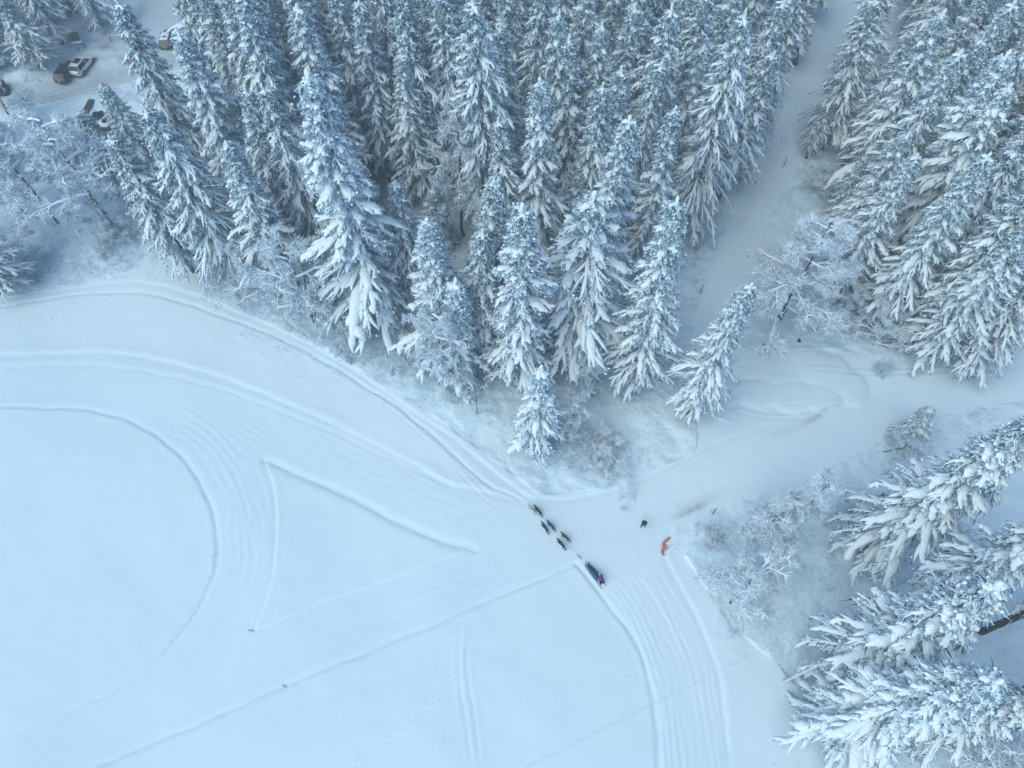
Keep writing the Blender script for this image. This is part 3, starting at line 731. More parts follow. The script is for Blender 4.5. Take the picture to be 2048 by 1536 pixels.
# (tip px, tip py, height, prototype, radius factor, label)   every photographed crown that can be told apart
MID = 'spruces in the forest between car park and groomed track'
mid_trees = [
    (612, 5, 27, 0, 1.05, 'tall snowy spruce behind the thickly plastered one, branches parted in a wide fan'),
    (640, 152, 33, 9, 1.16, 'thickly snow-plastered giant spruce at the left front of the forest, whitest crown of its stand'),
    (712, -5, 25, 3, 1.05, 'narrow snowy spruce just right of the fan-branched spruce at the top edge'),
    (795, -30, 27, 5, 1.0, 'dark-sided spruce above the leafless tree in the forest gap'),
    (805, 106, 21, 1, .95, 'short snowy spruce whose tip pokes up directly behind the leafless forest tree'),
    (848, -25, 26, 3, 1.1, 'slim spruce left of the giant broad spruce at the top edge'),
    (900, -30, 27, 2, 1.05, 'spruce with long drooping left boughs touching the giant broad spruce'),
    (960, -12, 31, 6, 1.0, 'broadest spruce of the forest, long frosted boughs fanning down from the top edge'),
    (1024, 60, 25, 3, 1.0, 'slim spruce tucked against the right flank of the broadest spruce'),
    (1084, 165, 27, 0, .9, 'snow-loaded spruce with stacked short boughs, right of the broadest spruce and below it'),
    (1124, 13, 27, 1, .95, 'spruce with an even narrow crown high in the forest right of centre'),
    (1157, 62, 25, 3, 1.1, 'pointed spruce in front of the narrow even-crowned one, right of centre'),
    (1191, 155, 25, 5, .9, 'spruce with dark lower skirts between two snow-loaded neighbours, forest centre'),
    (1211, 40, 25, 1, .9, 'spruce with short tiered boughs, third from the left in the tiered row right of centre'),
    (1246, 122, 24, 3, 1.05, 'slender spruce directly behind the tall ribbed one above the solitary front spruces'),
    (1241, 240, 28, 0, .95, 'tall spruce with rib-like snow boughs behind the front row, left of the forest road'),
    (1269, 18, 25, 3, 1.15, 'spruce with fluffy rounded tip near the top edge, left of the forest road'),
    (1304, 103, 25, 2, .85, 'spruce standing over a dark hollow behind the smooth slim spruce by the road'),
    (1351, 12, 28, 2, 1.0, 'tall full-crowned spruce near the top edge, two rows left of the forest road'),
    (1351, 220, 24, 3, .95, 'slim spruce with bulging right side at the forest corner left of the road'),
    (1404, 92, 23, 1, .95, 'small-tipped spruce leaning toward the broad roadside spruce'),
    (1419, -22, 26, 2, 1.0, 'spruce at the top edge with a dark cleft beneath it, left of the road'),
    (1491, 22, 30, 6, .86, 'broad spruce whose skirts hang over the left verge of the forest road'),
    (1534, 102, 21, 5, 1.0, 'medium spruce on the left road verge under the broad spruce'),
    (1562, -15, 25, 2, .95, 'spruce at the left road verge with curtain-like lower boughs'),
    (1612, -60, 24, 5, .9, 'topmost visible spruce on the left verge of the forest road'),
    (982, 375, 22, 3, 1.1, 'small spiky spruce at the forest front, left of the twin front spruces'),
    (1043, 423, 27, 1, 1.15, 'front-row spruce with rib-like boughs left of the wide-armed spruce'),
    (948, 478, 20, 5, .9, 'short spruce squeezed below the spiky one at the forest front'),
    (1175, 410, 24, 4, 1.38, 'wide-armed spruce with very thick long snow boughs at the forest front'),
    (1372, 420, 28, 1, 1.0, 'solitary tall spruce right of the wide-armed one, trunk foot showing'),
    (1080, 738, 15, 7, 1.0, 'small fully white young spruce at the tip of the forest wedge'),
    (1159, 310, 16, 3, 1.0, 'low spruce in the shade between the ribbed spruce and the snow-loaded one'),
    (1010, 235, 23, 2, .85, 'spruce half merged with the lower right of the broadest spruce'),
    (798, 362, 19, 5, .85, 'short spruce beside the right flank of the thickly plastered giant'),
    (860, 441, 23, 9, .85, 'rounded heavily loaded spruce at the edge of the dark forest gap'),
    (905, 560, 17, 7, 1.15, 'frost-covered spruce in front of the rounded loaded one, above the field path'),
    (463, 288, 22, 0, .95, 'slender spruce with herringbone snow boughs left of the thickly plastered giant'),
    (471, 180, 23, 3, 1.0, 'narrow spruce behind the herringbone spruce'),
    (538, 175, 24, 2, .85, 'spruce with bare brown underside between the herringbone spruce and the plastered giant'),
    (364, 66, 26, 9, .95, 'lumpy snow-covered spruce right of the road bend, near the half hidden car'),
    (232, -8, 26, 2, .95, 'tall spruce hanging over the car park in front of the half hidden cars'),
    (345, -60, 18, 5, .9, 'spruce at the top edge above the dark car on the road'),
    (440, -30, 25, 3, 1.15, 'first spruce right of the road at the top edge'),
    (498, -35, 27, 2, .95, 'second spruce right of the road at the top edge'),
    (560, -50, 27, 5, .95, 'third spruce right of the road at the top edge'),
    (299, 206, 25, 6, .95, 'wide dark-skirted spruce at the left end of the forest, reaching down to the field'),
    (226, 262, 21, 2, .95, 'bushy spruce left of the wide dark-skirted spruce'),
    (197, 163, 17, 9, .75, 'white pointed spruce standing below the road by the brown plank pile'),
    (161, 228, 14, 3, .95, 'small slender spruce at the left end of the forest under the plank pile'),
    (665, -50, 26, 1, 1.0, 'spruce at the top edge between the fan-branched and narrow spruces'),
    (755, -60, 26, 2, 1.0, 'spruce at the top edge with dark right flank above the short spruce'),
    (1075, -45, 27, 2, .95, 'spruce at the top edge right of the broadest spruce'),
    (1020, -50, 25, 3, 1.0, 'thin spruce at the top edge touching the broadest spruce on its right'),
    (1180, -60, 26, 1, 1.0, 'spruce at the top edge above the tiered row'),
    (1310, -70, 27, 5, 1.0, 'spruce at the top edge between the fluffy-tipped and full-crowned spruces'),
    (1378, -70, 26, 3, 1.0, 'slim spruce at the top edge beside the full-crowned spruce'),
    (1480, -80, 26, 1, 1.0, 'spruce at the top edge behind the broad roadside spruce'),
    (858, 372, 9, 7, .7, 'knee-high young spruce in the dark forest gap, left one of two'),
    (880, 402, 7, 7, .65, 'small young spruce in the dark forest gap, right one of two'),
]
for (px, py, h, p, rs, lab) in mid_trees:
    x, y = tip_xy(px, py, h); BASES.append((x, y))
    place(PROTO[p], 'spruce_tree', x, y, h, rs, lab, 'tree', MID)

RGT = 'spruces in the forest right of the forest road'
right_trees = [
    (1829, 50, 20, 3, .75, 'thin spruce with bare curved lower twigs right of the roadside spruce'),
    (1912, 25, 26, 1, 1.0, 'tall spruce with evenly spread snow boughs in the right forest near the top'),
    (1929, 105, 26, 0, .95, 'bright spruce in the middle of the right forest, long diagonal crown'),
    (2012, 5, 26, 0, .95, 'spruce with heavy blob-like boughs near the top right corner'),
    (1985, 60, 24, 5, .9, 'spruce half hidden behind the blob-boughed one near the top right corner'),
    (2060, 110, 28, 9, 1.05, 'very white wide spruce cut by the right edge, upper part'),
    (1823, 268, 20, 1, .9, 'spruce left of the exposed dark trunk in the right forest'),
    (1841, 316, 21, 0, .85, 'spruce with a bright double tip just above the exposed dark trunk'),
    (1992, 310, 25, 0, .9, 'slender pointed spruce right of the exposed dark trunk'),
    (2085, 240, 26, 2, 1.0, 'spruce cut by the right edge below the very white one'),
    (2120, 330, 26, 5, 1.0, 'dark spruce cut by the right edge, midway down the right forest'),
    (2090, 440, 22, 1, 1.0, 'lowest tall spruce of the right forest, cut by the right edge'),
    (2130, 520, 18, 2, 1.0, 'spruce at the lower right rim of the right forest with grey skirts'),
    (2035, 175, 26, 8, .95, 'spruce with a long bare dark trunk exposed in the right forest'),
    (2150, 200, 27, 8, 1.0, 'second spruce with an exposed trunk at the right edge of the forest'),
    (1902, 585, 5.5, 7, .55, 'small young spruce at the lower rim of the right forest, left of its larger sibling'),
    (2015, 545, 9, 7, .8, 'bushy young spruce at the lower rim of the right forest beside the bank'),
    (1733, 312, 12, 3, .6, 'small thin spruce beside the rimed leafless crown at the road'),
    (1868, 822, 6, 7, .62, 'snow-smothered small fir standing alone beside the wide track'),
]
for (px, py, h, p, rs, lab) in right_trees:
    x, y = tip_xy(px, py, h); BASES.append((x, y))
    place(PROTO[p], 'spruce_tree', x, y, h, rs, lab, 'tree', RGT)

for (bx, by, tx_, ty_, h, p, rs, lab) in [
    (1378, 828, 1502, 568, 25, 0, .74, 'solitary spruce leaning over the mouth of the forest road beside the snow heaps'),
    (1648, 298, 1757, -12, 21, 2, 1.0, 'spruce on the right verge of the forest road near the top edge'),
    (1705, 180, 1800, -150, 21, 0, .95, 'spruce on the right verge at the very top edge of the picture'),
    (1590, 130, 1636, -230, 24, 3, 1.0, 'spruce on the left verge where the forest road leaves the picture'),
    (1618, 40, 1670, -330, 24, 1, .85, 'furthest spruce on the left verge of the forest road'),
    (1612, 316, 1668, 190, 9, 5, .42, 'scrawny spruce with bare ringed twigs at the right road verge')]:
    x, y = at(bx, by); BASES.append((x, y))
    place(PROTO[p], 'spruce_tree', x, y, h, rs, lab, 'tree', RGT, tip=(tx_, ty_))

LOW = 'big spruces in the lower right corner'
low_trees = [
    (2078, 830, 28, 0, 1.12, 'huge spruce with fat snow boughs over the side path, top one at the right edge'),
    (2130, 1375, 22, 0, .8, 'spruce cut by the right edge just below the dense white one'),
    (2175, 1010, 27, 8, .8, 'shaded spruce between the two huge snow-boughed ones at the right edge'),
    (2052, 1180, 28, 0, 1.15, 'huge spruce with finger-like snow boughs, lower of the two huge ones at the right edge'),
    (2015, 1338, 27, 9, .95, 'dense white spruce below the finger-boughed one in the lower right corner'),
]
for (px, py, h, p, rs, lab) in low_trees:
    x, y = tip_xy(px, py, h); BASES.append((x, y))
    place(PROTO[p], 'spruce_tree', x, y, h, rs, lab, 'tree', LOW)

LEFT = 'trees left of the car park'
left_trees = [
    (30, 95, 12, 2, .9, 'spruce in the top left corner beyond the car park'),
    (82, 136, 11, 5, .85, 'second spruce from the left behind the two parked cars, foot of its trunk showing'),
    (128, 92, 15, 2, .8, 'third spruce from the left behind the two parked cars'),
    (205, 52, 15, 9, .62, 'fluffy spruce nearest the information board'),
    (-10, 140, 10, 1, .9, 'small spruce cut by the left edge beyond the car park'),
    (15, 575, 11, 5, .95, 'dark spruce at the left edge beside the field'),
]
for (px, py, h, p, rs, lab) in left_trees:
    x, y = at(px, py); BASES.append((x, y))
    place(PROTO[p], 'spruce_tree', x, y, h, rs, lab, 'tree', LEFT)

for (bx, by, h, p, rs, lab) in [
    (1965, 1262, 29, 8, .8, 'spruce off the right edge with a snowy trunk crossing the shaded snow, upper one'),
    (2010, 1425, 28, 8, .8, 'spruce off the right edge with a dark trunk crossing the shaded snow, lower one')]:
    x, y = at(bx, by); BASES.append((x, y))
    place(PROTO[p], 'spruce_tree', x, y, h, rs, lab, 'tree', LOW)

# trees further back, whose tips lie above the picture
def fill(poly, n_try, dmin, hs, protos, group, lab, seed):
    r = random.Random(seed)
    P = [at(*p) for p in poly]
    xs = [p[0] for p in P]; ys = [p[1] for p in P]; got = []
    for _ in range(n_try):
        x = r.uniform(min(xs), max(xs)); y = r.uniform(min(ys), max(ys))
        ins = False
        for i in range(len(P)):
            x1, y1 = P[i]; x2, y2 = P[(i + 1) % len(P)]
            if (y1 > y) != (y2 > y) and x < x1 + (y - y1) * (x2 - x1) / (y2 - y1): ins = not ins
        if not ins: continue
        if all((x - a) ** 2 + (y - b) ** 2 > dmin ** 2 for a, b in BASES):
            h = r.uniform(*hs)
            tx, ty = pix(x, y, h)
            if ty > 60 and lab[0] == 'm' : continue
            BASES.append((x, y)); got.append((tx, x, y, h, r.choice(protos), r.uniform(.85, 1.08)))
    got.sort()
    return got

ORD = ['first', 'second', 'third', 'fourth', 'fifth', 'sixth', 'seventh', 'eighth', 'ninth', 'tenth']
def nth(i):
    if i < 10: return ORD[i]
    n = i + 1; suf = 'th' if 10 <= n % 100 <= 20 else {1: 'st', 2: 'nd', 3: 'rd'}.get(n % 10, 'th')
    return '%d%s' % (n, suf)
midpoly = [(500, 130), (500, 330), (620, 430), (760, 420), (780, 300), (960, 300), (980, 430), (1200, 420), (1330, 330), (1440, 230), (1520, 100), (1600, -40), (620, -60)]
got = fill(midpoly, 5000, 4.3, (22, 29), [1, 2, 3, 5, 0, 2], MID, 'm', 3)
got += fill([(470, 230), (520, 560), (640, 600), (780, 640), (760, 420), (620, 430)], 800, 4.5, (12, 17), [5, 7, 3], MID, 'x', 4)
got.sort()
for i, (tx, x, y, h, p, rs) in enumerate(got):
    place(PROTO[p], 'spruce_tree', x, y, h, rs, 'spruce half hidden among others in the big forest, %s of them from the left' % nth(i), 'tree', 'half hidden spruces in the big forest')
rpoly = [(1800, 120), (1760, 270), (1790, 400), (1900, 480), (2048, 560), (2260, 600), (2300, -60), (1800, -60)]
got = fill(rpoly, 3000, 4.0, (20, 27), [1, 2, 3, 5, 0], RGT, 'r', 5)
for i, (tx, x, y, h, p, rs) in enumerate(got):
    place(PROTO[p], 'spruce_tree', x, y, h, rs, '%s from the left of the spruces half hidden in the forest right of the road' % nth(i), 'tree', 'half hidden spruces right of the forest road')
lpoly = [(-200, 100), (0, 70), (110, 45), (180, 15), (215, -80), (-300, -80)]
got = fill(lpoly, 900, 3.6, (13, 18), [1, 2, 5, 9], LEFT, 'l', 6)
for i, (tx, x, y, h, p, rs) in enumerate(got):
    place(PROTO[p], 'spruce_tree', x, y, h, rs, '%s from the left of the spruces crowding behind the car park' % nth(i), 'tree', 'spruces crowding behind the car park')

# rimed leafless trees: (kind of position, px, py, height, prototype, radius factor, label)
bares = [
    ('b', 928, 470, 20, 5, 1.25, 'leafless rimed tree with a tangle of fine limbs in the dark forest gap'),
    ('b', 628, 645, 14, 2, 1.15, 'leafless tree with thick rimed limbs left of the plastered giant, at the field edge'),
    ('b', 640, 655, 9, 4, .9, 'spreading leafless tree hanging over the narrow ski trail'),
    ('b', 550, 605, 9, 4, 1.1, 'low rimed leafless tree below the herringbone spruce'),
    ('b', 895, 775, 15, 1, 1.15, 'rimed leafless tree at the front of the forest above the narrow ski trail'),
    ('b', 925, 790, 5, 4, .5, 'small rimed tree beside the thin post at the forest front'),
    ('b', 480, 560, 5, 4, .8, 'arching rimed bush at the foot of the wide dark-skirted spruce'),
    ('b', 232, 462, 18, 1, 1.6, 'largest leafless rimed tree below the car park, thick trunk foot showing'),
    ('b', 205, 440, 14, 3, 1.8, 'thin-trunked rimed tree just left of the largest leafless one'),
    ('b', 116, 445, 16, 0, 1.3, 'leafless rimed tree with a straight pale trunk, middle of the left group'),
    ('b', 50, 428, 13, 0, 1.2, 'leafless rimed tree with a short dark trunk near the left edge'),
    ('b', -40, 500, 12, 2, .9, 'rimed tree cut by the left edge above the field'),
    ('b', 30, 250, 9, 4, 1.0, 'white rimed bush at the left edge below the road'),
    ('b', 1528, 692, 20, 5, 1.5, 'tall leafless rimed tree with a glittering top beside the road mouth'),
    ('b', 1560, 640, 15, 2, 1.0, 'second rimed leafless tree behind the tall glittering one'),
    ('b', 1745, 690, 6, 4, .75, 'low spreading rimed tree on the bank above the wide track'),
    ('b', 1690, 640, 5, 3, .9, 'slight rimed sapling left of the low spreading tree on the bank'),
    ('b', 1560, 1080, 14, 3, 1.15, 'thin rimed sapling with a long bare stem leaning over the wide track'),
    ('b', 1500, 1085, 8, 3, 1.5, 'many-stemmed rimed tree beside the red net, upper one'),
    ('b', 1462, 1205, 10, 0, .85, 'dense rimed tree with coral-like twigs below the many-stemmed one'),
    ('b', 1890, 1560, 16, 1, 1.15, 'rimed leafless tree at the bottom edge under the dense white spruce'),
    ('b', 1990, 1600, 13, 2, .8, 'rimed leafless tree in the bottom right corner'),
    ('b', 1140, 870, 9, 3, .85, 'thin rimed sapling beside the young white spruce at the forest wedge'),
    ('b', 1162, 800, 8, 3, .8, 'second thin sapling behind the young white spruce'),
    ('b', 1285, 560, 9, 3, .8, 'thin rimed sapling in the clearing behind the solitary tall spruce'),
    ('b', 1195, 920, 2.0, 6, 1.5, 'wide grey thicket of frosted shrubs at the point of the forest wedge'),
    ('b', 1762, 745, 1.6, 6, .45, 'tiny frosted bush alone on the bank above the wide track'),
    ('b', 1425, 1075, 1.6, 6, .6, 'frosted shrub right of the red net'),
    ('b', 1690, 1060, 2.6, 6, 1.0, 'frosted shrub at the foot of the huge spruce trunk'),
    ('b', 230, 490, 2.6, 6, 1.3, 'frosted shrub at the foot of the largest leafless tree'),
    ('b', 60, 530, 3, 6, 1.4, 'frosted shrub at the left edge above the narrow trail'),
    ('b', 700, 690, 3, 6, 1.3, 'frosted shrub under the plastered giant beside the narrow trail'),
    ('b', 820, 730, 2.6, 6, 1.2, 'frosted shrub right of the one under the plastered giant'),
    ('b', 1160, 60, 20, 5, 1.0, 'leafless rimed tree high in the forest between the tiered spruces'),
    ('b', 1640, 380, 1.6, 6, 1.3, 'frosted shrub on the right verge of the forest road'),
    ('b', 1800, 900, 2.0, 6, 1.0, 'frosted shrub beside the snow-smothered fir'),
]
for (k, px, py, h, p, rs, lab) in bares:
    x, y = at(px, py)
    shrub = h < 4
    place(BARE[p], 'frosted_shrub' if shrub else 'leafless_tree', x, y, h, rs, lab, 'shrub' if shrub else 'tree', 'frosted shrubs' if shrub else 'leafless rimed trees')

# ------------------------------------------------------------------ undergrowth: countless rimed stalks
ug = np.random.default_rng(77)
patches = [(20, 540, 9, 4, 900), (130, 530, 9, 3, 1200), (240, 500, 6, 4, 900), (560, 620, 5, 3, 700), (650, 670, 6, 2.5, 900), (760, 720, 5, 2.5, 800), (860, 770, 4, 2, 500), (980, 830, 3, 2, 300),
           (1190, 905, 4.0, 2.2, 1500), (1140, 860, 2.5, 3, 500), (1300, 560, 3, 6, 500), (1400, 560, 1.5, 9, 600), (1640, 400, 3, 6, 1100), (1730, 650, 6, 3, 900), (1850, 680, 8, 2, 900), (1980, 690, 6, 2, 500), (1760, 590, 6, 5, 700),
           (1420, 1070, 4, 2, 300), (1500, 1200, 5, 5, 500), (1650, 1150, 3, 5, 400), (1690, 1010, 3, 2.5, 500), (1800, 880, 4, 3, 800), (1640, 1330, 3, 5, 900), (1720, 1440, 4, 4, 600), (60, 130, 6, 4, 600), (160, 260, 10, 5, 1500), (280, 190, 6, 2, 500), (870, 430, 7, 12, 900), (1960, 830, 3, 2, 300), (100, 400, 8, 8, 900)]
XY = []
for (px, py, rx, ry, n) in patches:
    x, y = at(px, py); n = int(n * .45); XY.append(np.stack([ug.normal(x, rx * .6, n), ug.normal(y, ry * .6, n)], 1))
XY = np.concatenate(XY)
ok = []
fi_ = np.clip(np.searchsorted(gx, XY[:, 0]) - 1, 0, NX - 2); fj_ = np.clip(np.searchsorted(gy, XY[:, 1]) - 1, 0, NY - 2)
okm = ~(is_trail[fj_, fi_] | is_road[fj_, fi_]); XY = XY[okm]; zz_ = Z[fj_[okm], fi_[okm]]
n = len(XY); rep = 4
B = np.repeat(np.concatenate([XY, zz_[:, None]], 1), rep, 0); q = n * rep
D = np.stack([ug.normal(0, .45, q), ug.normal(0, .45, q), ug.uniform(.4, 1.2, q)], 1)
ln = ug.uniform(.3, 1.1, q)[:, None]
W = np.cross(D, ug.normal(0, 1, (q, 3))); W /= np.linalg.norm(W, axis=1, keepdims=True); W *= .018
V = np.stack([B - W - [0, 0, .05], B + W - [0, 0, .05], B + D * ln], 1).reshape(-1, 3)
me = mesh_np('undergrowth', V, np.arange(q * 3).reshape(-1, 3), [M_twig, M_twig_dark], (ug.uniform(0, 1, q) < .25).astype(int), False)
o = obj('undergrowth', me); tag(o, 'countless rimed stalks and twigs poking through the snow along the forest rims', 'undergrowth', kind='stuff')

# ------------------------------------------------------------------ skinned figures
def skin_mesh(name, pts, edges, rad, root, m, sub=2, flat=1.0):
    me = bpy.data.meshes.new(name + '_cage'); me.from_pydata([tuple(p) for p in pts], edges, []); me.update()
    o = bpy.data.objects.new(name + '_cage', me); COL.objects.link(o)
    sk = o.modifiers.new('skin', 'SKIN'); sk.use_smooth_shade = True
    for i, v in enumerate(me.skin_vertices[0].data):
        r_ = rad[i]; v.radius = r_ if isinstance(r_, tuple) else (r_, r_ * flat)
    me.skin_vertices[0].data[root].use_root = True
    su = o.modifiers.new('sub', 'SUBSURF'); su.levels = sub; su.render_levels = sub
    dg = bpy.context.evaluated_depsgraph_get(); dg.update()
    out = bpy.data.meshes.new_from_object(o.evaluated_get(dg)); out.name = name
    bpy.data.objects.remove(o)
    out.materials.clear(); out.materials.append(m)
    out.polygons.foreach_set('use_smooth', np.full(len(out.polygons), True))
    return out

M_dog_dark = noise_mat('dark_dog_coat', (0.010, 0.018, 0.025), (0.05, 0.07, 0.085), 5.0, 0.8, lo=.45, hi=.7)
M_dog_grey = noise_mat('grey_dog_coat', (0.02, 0.032, 0.042), (0.14, 0.17, 0.19), 5.0, 0.8, lo=.45, hi=.7)
M_dog_pale = noise_mat('pale_dog_coat', (0.42, 0.44, 0.42), (0.60, 0.63, 0.62), 5.0, 0.8)
M_harness = mat('harness_webbing', (0.03, 0.05, 0.09), 0.7)
M_rope = mat('gangline_rope', (0.22, 0.26, 0.30), 0.8)
M_bluerope = mat('blue_shock_cord', (0.02, 0.10, 0.22), 0.6)

def make_dog(coat, stride=1.0, name='sled_dog'):
    # faces +X, origin under the chest; running pose
    s = stride
    P = [(-.32, 0, .52), (-.10, 0, .50), (.12, 0, .49), (.26, 0, .54), (.40, 0, .62), (.50, 0, .66), (.60, 0, .635), (.68, 0, .61),   # hips..nose 0-7
         (-.44, 0, .55), (-.56, .02, .52), (-.68, .05, .55), (-.78, .07, .61),     # tail 8-11
         (.22, .085, .36), (.22 + .16 * s, .085, .22), (.30 + .20 * s, .085, .06), (.36 + .2 * s, .085, .04),   # front left 12-15
         (.22, -.085, .36), (.14 - .12 * s, -.085, .22), (.02 - .18 * s, -.085, .10), (.05 - .18 * s, -.085, .05),  # front right 16-19
         (-.30, .085, .38), (-.20 - .10 * s, .085, .30), (-.42 - .12 * s, .085, .19), (-.46 - .16 * s, .085, .04),     # hind left: knee forward, hock back
         (-.30, -.085, .38), (-.14, -.085, .28), (-.26, -.085, .18), (-.16, -.085, .04),      # hind right
         (.49, .045, .735), (.49, -.045, .735)]
    E = [(0, 1), (1, 2), (2, 3), (3, 4), (4, 5), (5, 6), (6, 7), (0, 8), (8, 9), (9, 10), (10, 11), (2, 12), (12, 13), (13, 14), (14, 15), (2, 16), (16, 17), (17, 18), (18, 19),
         (0, 20), (20, 21), (21, 22), (22, 23), (0, 24), (24, 25), (25, 26), (26, 27), (5, 28), (5, 29)]
    R = [.105, .10, .135, .12, .08, .085, .045, .03, .05, .045, .05, .025, .06, .035, .025, .03, .06, .035, .025, .03, .075, .045, .026, .03, .075, .045, .026, .03, .018, .018]
    root = empty(name, (0, 0, 0))
    obj('body', skin_mesh('body', P, E, R, 1, coat, 2), root)
    hg = Geo()
    for x0, z0, rr in ((.30, .50, .15), (.02, .50, .13)):
        th = np.linspace(0, 2 * np.pi, 15)
        tube1(hg, [(x0 + .02 * math.cos(t), rr * math.sin(t) * .92, z0 + rr * math.cos(t)) for t in th], .014, 5)
    tube1(hg, [(.3, .06, .645), (.0, .04, .63), (-.30, .02, .64), (-.5, 0, .62)], .013, 5)
    obj('harness', hg.mesh('harness', [M_harness]), root)
    return root

def orient(a, b):
    return math.atan2(b[1] - a[1], b[0] - a[0])

def place_dog(root, head, rear):
    h = at(*head, .6); b = at(*rear, .55)
    rz = orient(b, h); cx = (h[0] + b[0]) / 2 - .14 * math.cos(rz); cy = (h[1] + b[1]) / 2 - .14 * math.sin(rz)
    root.location = (cx, cy, zat(cx, cy) + .0); root.rotation_euler = (0, 0, rz); root.scale = (1.08, 1.08, 1.08)
    return np.array([cx - .5 * math.cos(rz), cy - .5 * math.sin(rz), zat(cx, cy) + .64])

def copy_tree(o, parent=None):
    c = o.copy(); COL.objects.link(c); c.parent = parent
    for ch in list(o.children): copy_tree(ch, c)
    return c

DG = 'sled dogs running in harness'
d_dark = make_dog(M_dog_dark, 1.0); d_grey = make_dog(M_dog_grey, .5); d_pale = make_dog(M_dog_pale, .8)
hooks = []
for i, (proto, head, rear, lab) in enumerate([
    (d_pale, (1057, 1010), (1067, 1021), 'pale cream sled dog, left leader of the team, hardly darker than the snow'),
    (d_dark, (1069.5, 1011.5), (1080, 1024), 'dark sled dog in the lead beside the pale one'),
    (None, (1083.6, 1044), (1094, 1059), 'dark sled dog on the left of the middle pair'),
    (d_grey, (1094.7, 1041), (1106.4, 1054), 'grey-backed dark sled dog on the right of the middle pair'),
    (None, (1115, 1077), (1127, 1091), 'dark sled dog on the left of the pair nearest the sled'),
    ('g', (1122, 1064), (1136, 1076.6), 'grey-flecked dark sled dog on the right of the pair nearest the sled')]):
    if proto is None: proto = copy_tree(d_dark)
    elif proto == 'g': proto = copy_tree(d_grey)
    hooks.append(place_dog(proto, head, rear)); tag(proto, lab, 'dog', DG)

# gangline with tug lines
lg = Geo()
sl_front = np.array([*at(1173, 1126, .3), .0]); sl_front[2] = zat(sl_front[0], sl_front[1]) + .28
line_px = [(1168, 1121), (1131, 1084.5), (1101, 1050.5), (1076, 1020.5)]
LP = []
for p in line_px:
    x, y = at(*p, .35); LP.append(np.array([x, y, zat(x, y) + .36]))
tube1(lg, [sl_front] + LP, .010, 5)
for i, h in enumerate(hooks):
    k = 3 - i // 2 ; tgt = LP[k]
    d = (LP[k - 1] - LP[k]) if k > 0 else sl_front - LP[0]; d = d / np.linalg.norm(d)
    tube1(lg, [h, (h + tgt + d * 1.2) / 2 - np.array([0, 0, .05]), tgt + d * .9], .007, 4)
t = empty('gangline', (0, 0, 0)); tag(t, 'thin rope gangline with tug lines between the six dogs and the sled', 'rope')
obj('rope', lg.mesh('rope', [M_rope]), t)
bg = Geo()
a_ = np.array([*at(1154.5, 1109, .36), 0]); b_ = np.array([*at(1163, 1117, .36), 0]); a_[2] = b_[2] = zat(a_[0], a_[1]) + .37
tube1(bg, [a_, b_], .040, 6); obj('shock_cord', bg.mesh('shock_cord', [M_bluerope]), t)

# sled
M_sled_frame = mat('sled_frame', (0.045, 0.07, 0.09), 0.5)
M_sled_bag = noise_mat('blue_sled_bag', (0.0, 0.09, 0.24), (0.01, 0.16, 0.38), 3, 0.55)
M_sled_cover = noise_mat('dark_sled_cover', (0.008, 0.022, 0.035), (0.02, 0.055, 0.06), 5, 0.6)
M_grey_cloth = mat('slate_bow_cloth', (0.10, 0.15, 0.19), 0.7)
f0 = at(1173.5, 1126, .3); r0_ = at(1198.5, 1156, .6)
rzs = orient(r0_, f0); Ls = math.hypot(f0[0] - r0_[0], f0[1] - r0_[1])
sx_, sy_ = r0_
sled = empty('dog_sled', (sx_, sy_, zat(sx_, sy_) - .0), rzs)
tag(sled, 'long dog sled with bright blue side and dark cover behind the six dogs', 'sled')
for s in (-1, 1):
    g = Geo(); pts = [(-.85, s * .25, .03), (-.3, s * .25, .03), (Ls * .5, s * .25, .03), (Ls - .25, s * .24, .04), (Ls - .05, s * .20, .12), (Ls + .05, s * .14, .25)]
    tube1(g, pts, .025, 6); obj('runner', g.mesh('runner', [M_sled_frame]), sled)
g = Geo(); th = np.linspace(-1.5, 1.5, 11)
tube1(g, [(Ls - .25 + .32 * math.cos(t), .27 * math.sin(t), .34) for t in th], .035, 6); obj('brush_bow', g.mesh('brush_bow', [M_grey_cloth]), sled)
g = Geo()   # handlebar with stanchions
tube1(g, [(.0, -.24, .05), (-.12, -.24, .6), (-.15, -.22, .92), (-.17, -.1, 1.0), (-.17, .1, 1.0), (-.15, .22, .92), (-.12, .24, .6), (0, .24, .05)], .02, 6)
obj('handlebar', g.mesh('handlebar', [M_sled_frame]), sled)
def loft(sections, m_, cap=True):
    S = np.array(sections, float); k, n_, _ = S.shape
    V = S.reshape(-1, 3); idx_ = np.arange(k * n_).reshape(k, n_)
    a = idx_[:-1]; b = idx_[1:]
    F = np.stack([a, np.roll(a, -1, 1), np.roll(b, -1, 1), b], -1).reshape(-1, 4)
    g_ = Geo(); g_.add(V, F, m_)
    if cap:
        for row, rev in ((idx_[0], True), (idx_[-1], False)):
            c = V[row].mean(0); VV = np.vstack([V[row], c]); FF = [[i, (i + 1) % n_, n_] for i in range(n_)]
            g_.add(VV, [f[::-1] for f in FF] if rev else FF, m_)
    return g_
def ring(x, w, z0, z1, n_=12, p=3.0, yoff=0.0):
    out = []
    for i in range(n_):
        t = 2 * math.pi * i / n_; c = math.cos(t); s = math.sin(t)
        out.append((x, yoff + w * math.copysign(abs(c) ** (2 / p), c), (z0 + z1) / 2 + (z1 - z0) / 2 * math.copysign(abs(s) ** (2 / p), s)))
    return out
secs = [ring(.02, .24, .12, .62), ring(.3, .27, .10, .58), ring(Ls * .6, .26, .10, .46), ring(Ls - .35, .22, .12, .38), ring(Ls - .12, .15, .16, .32)]
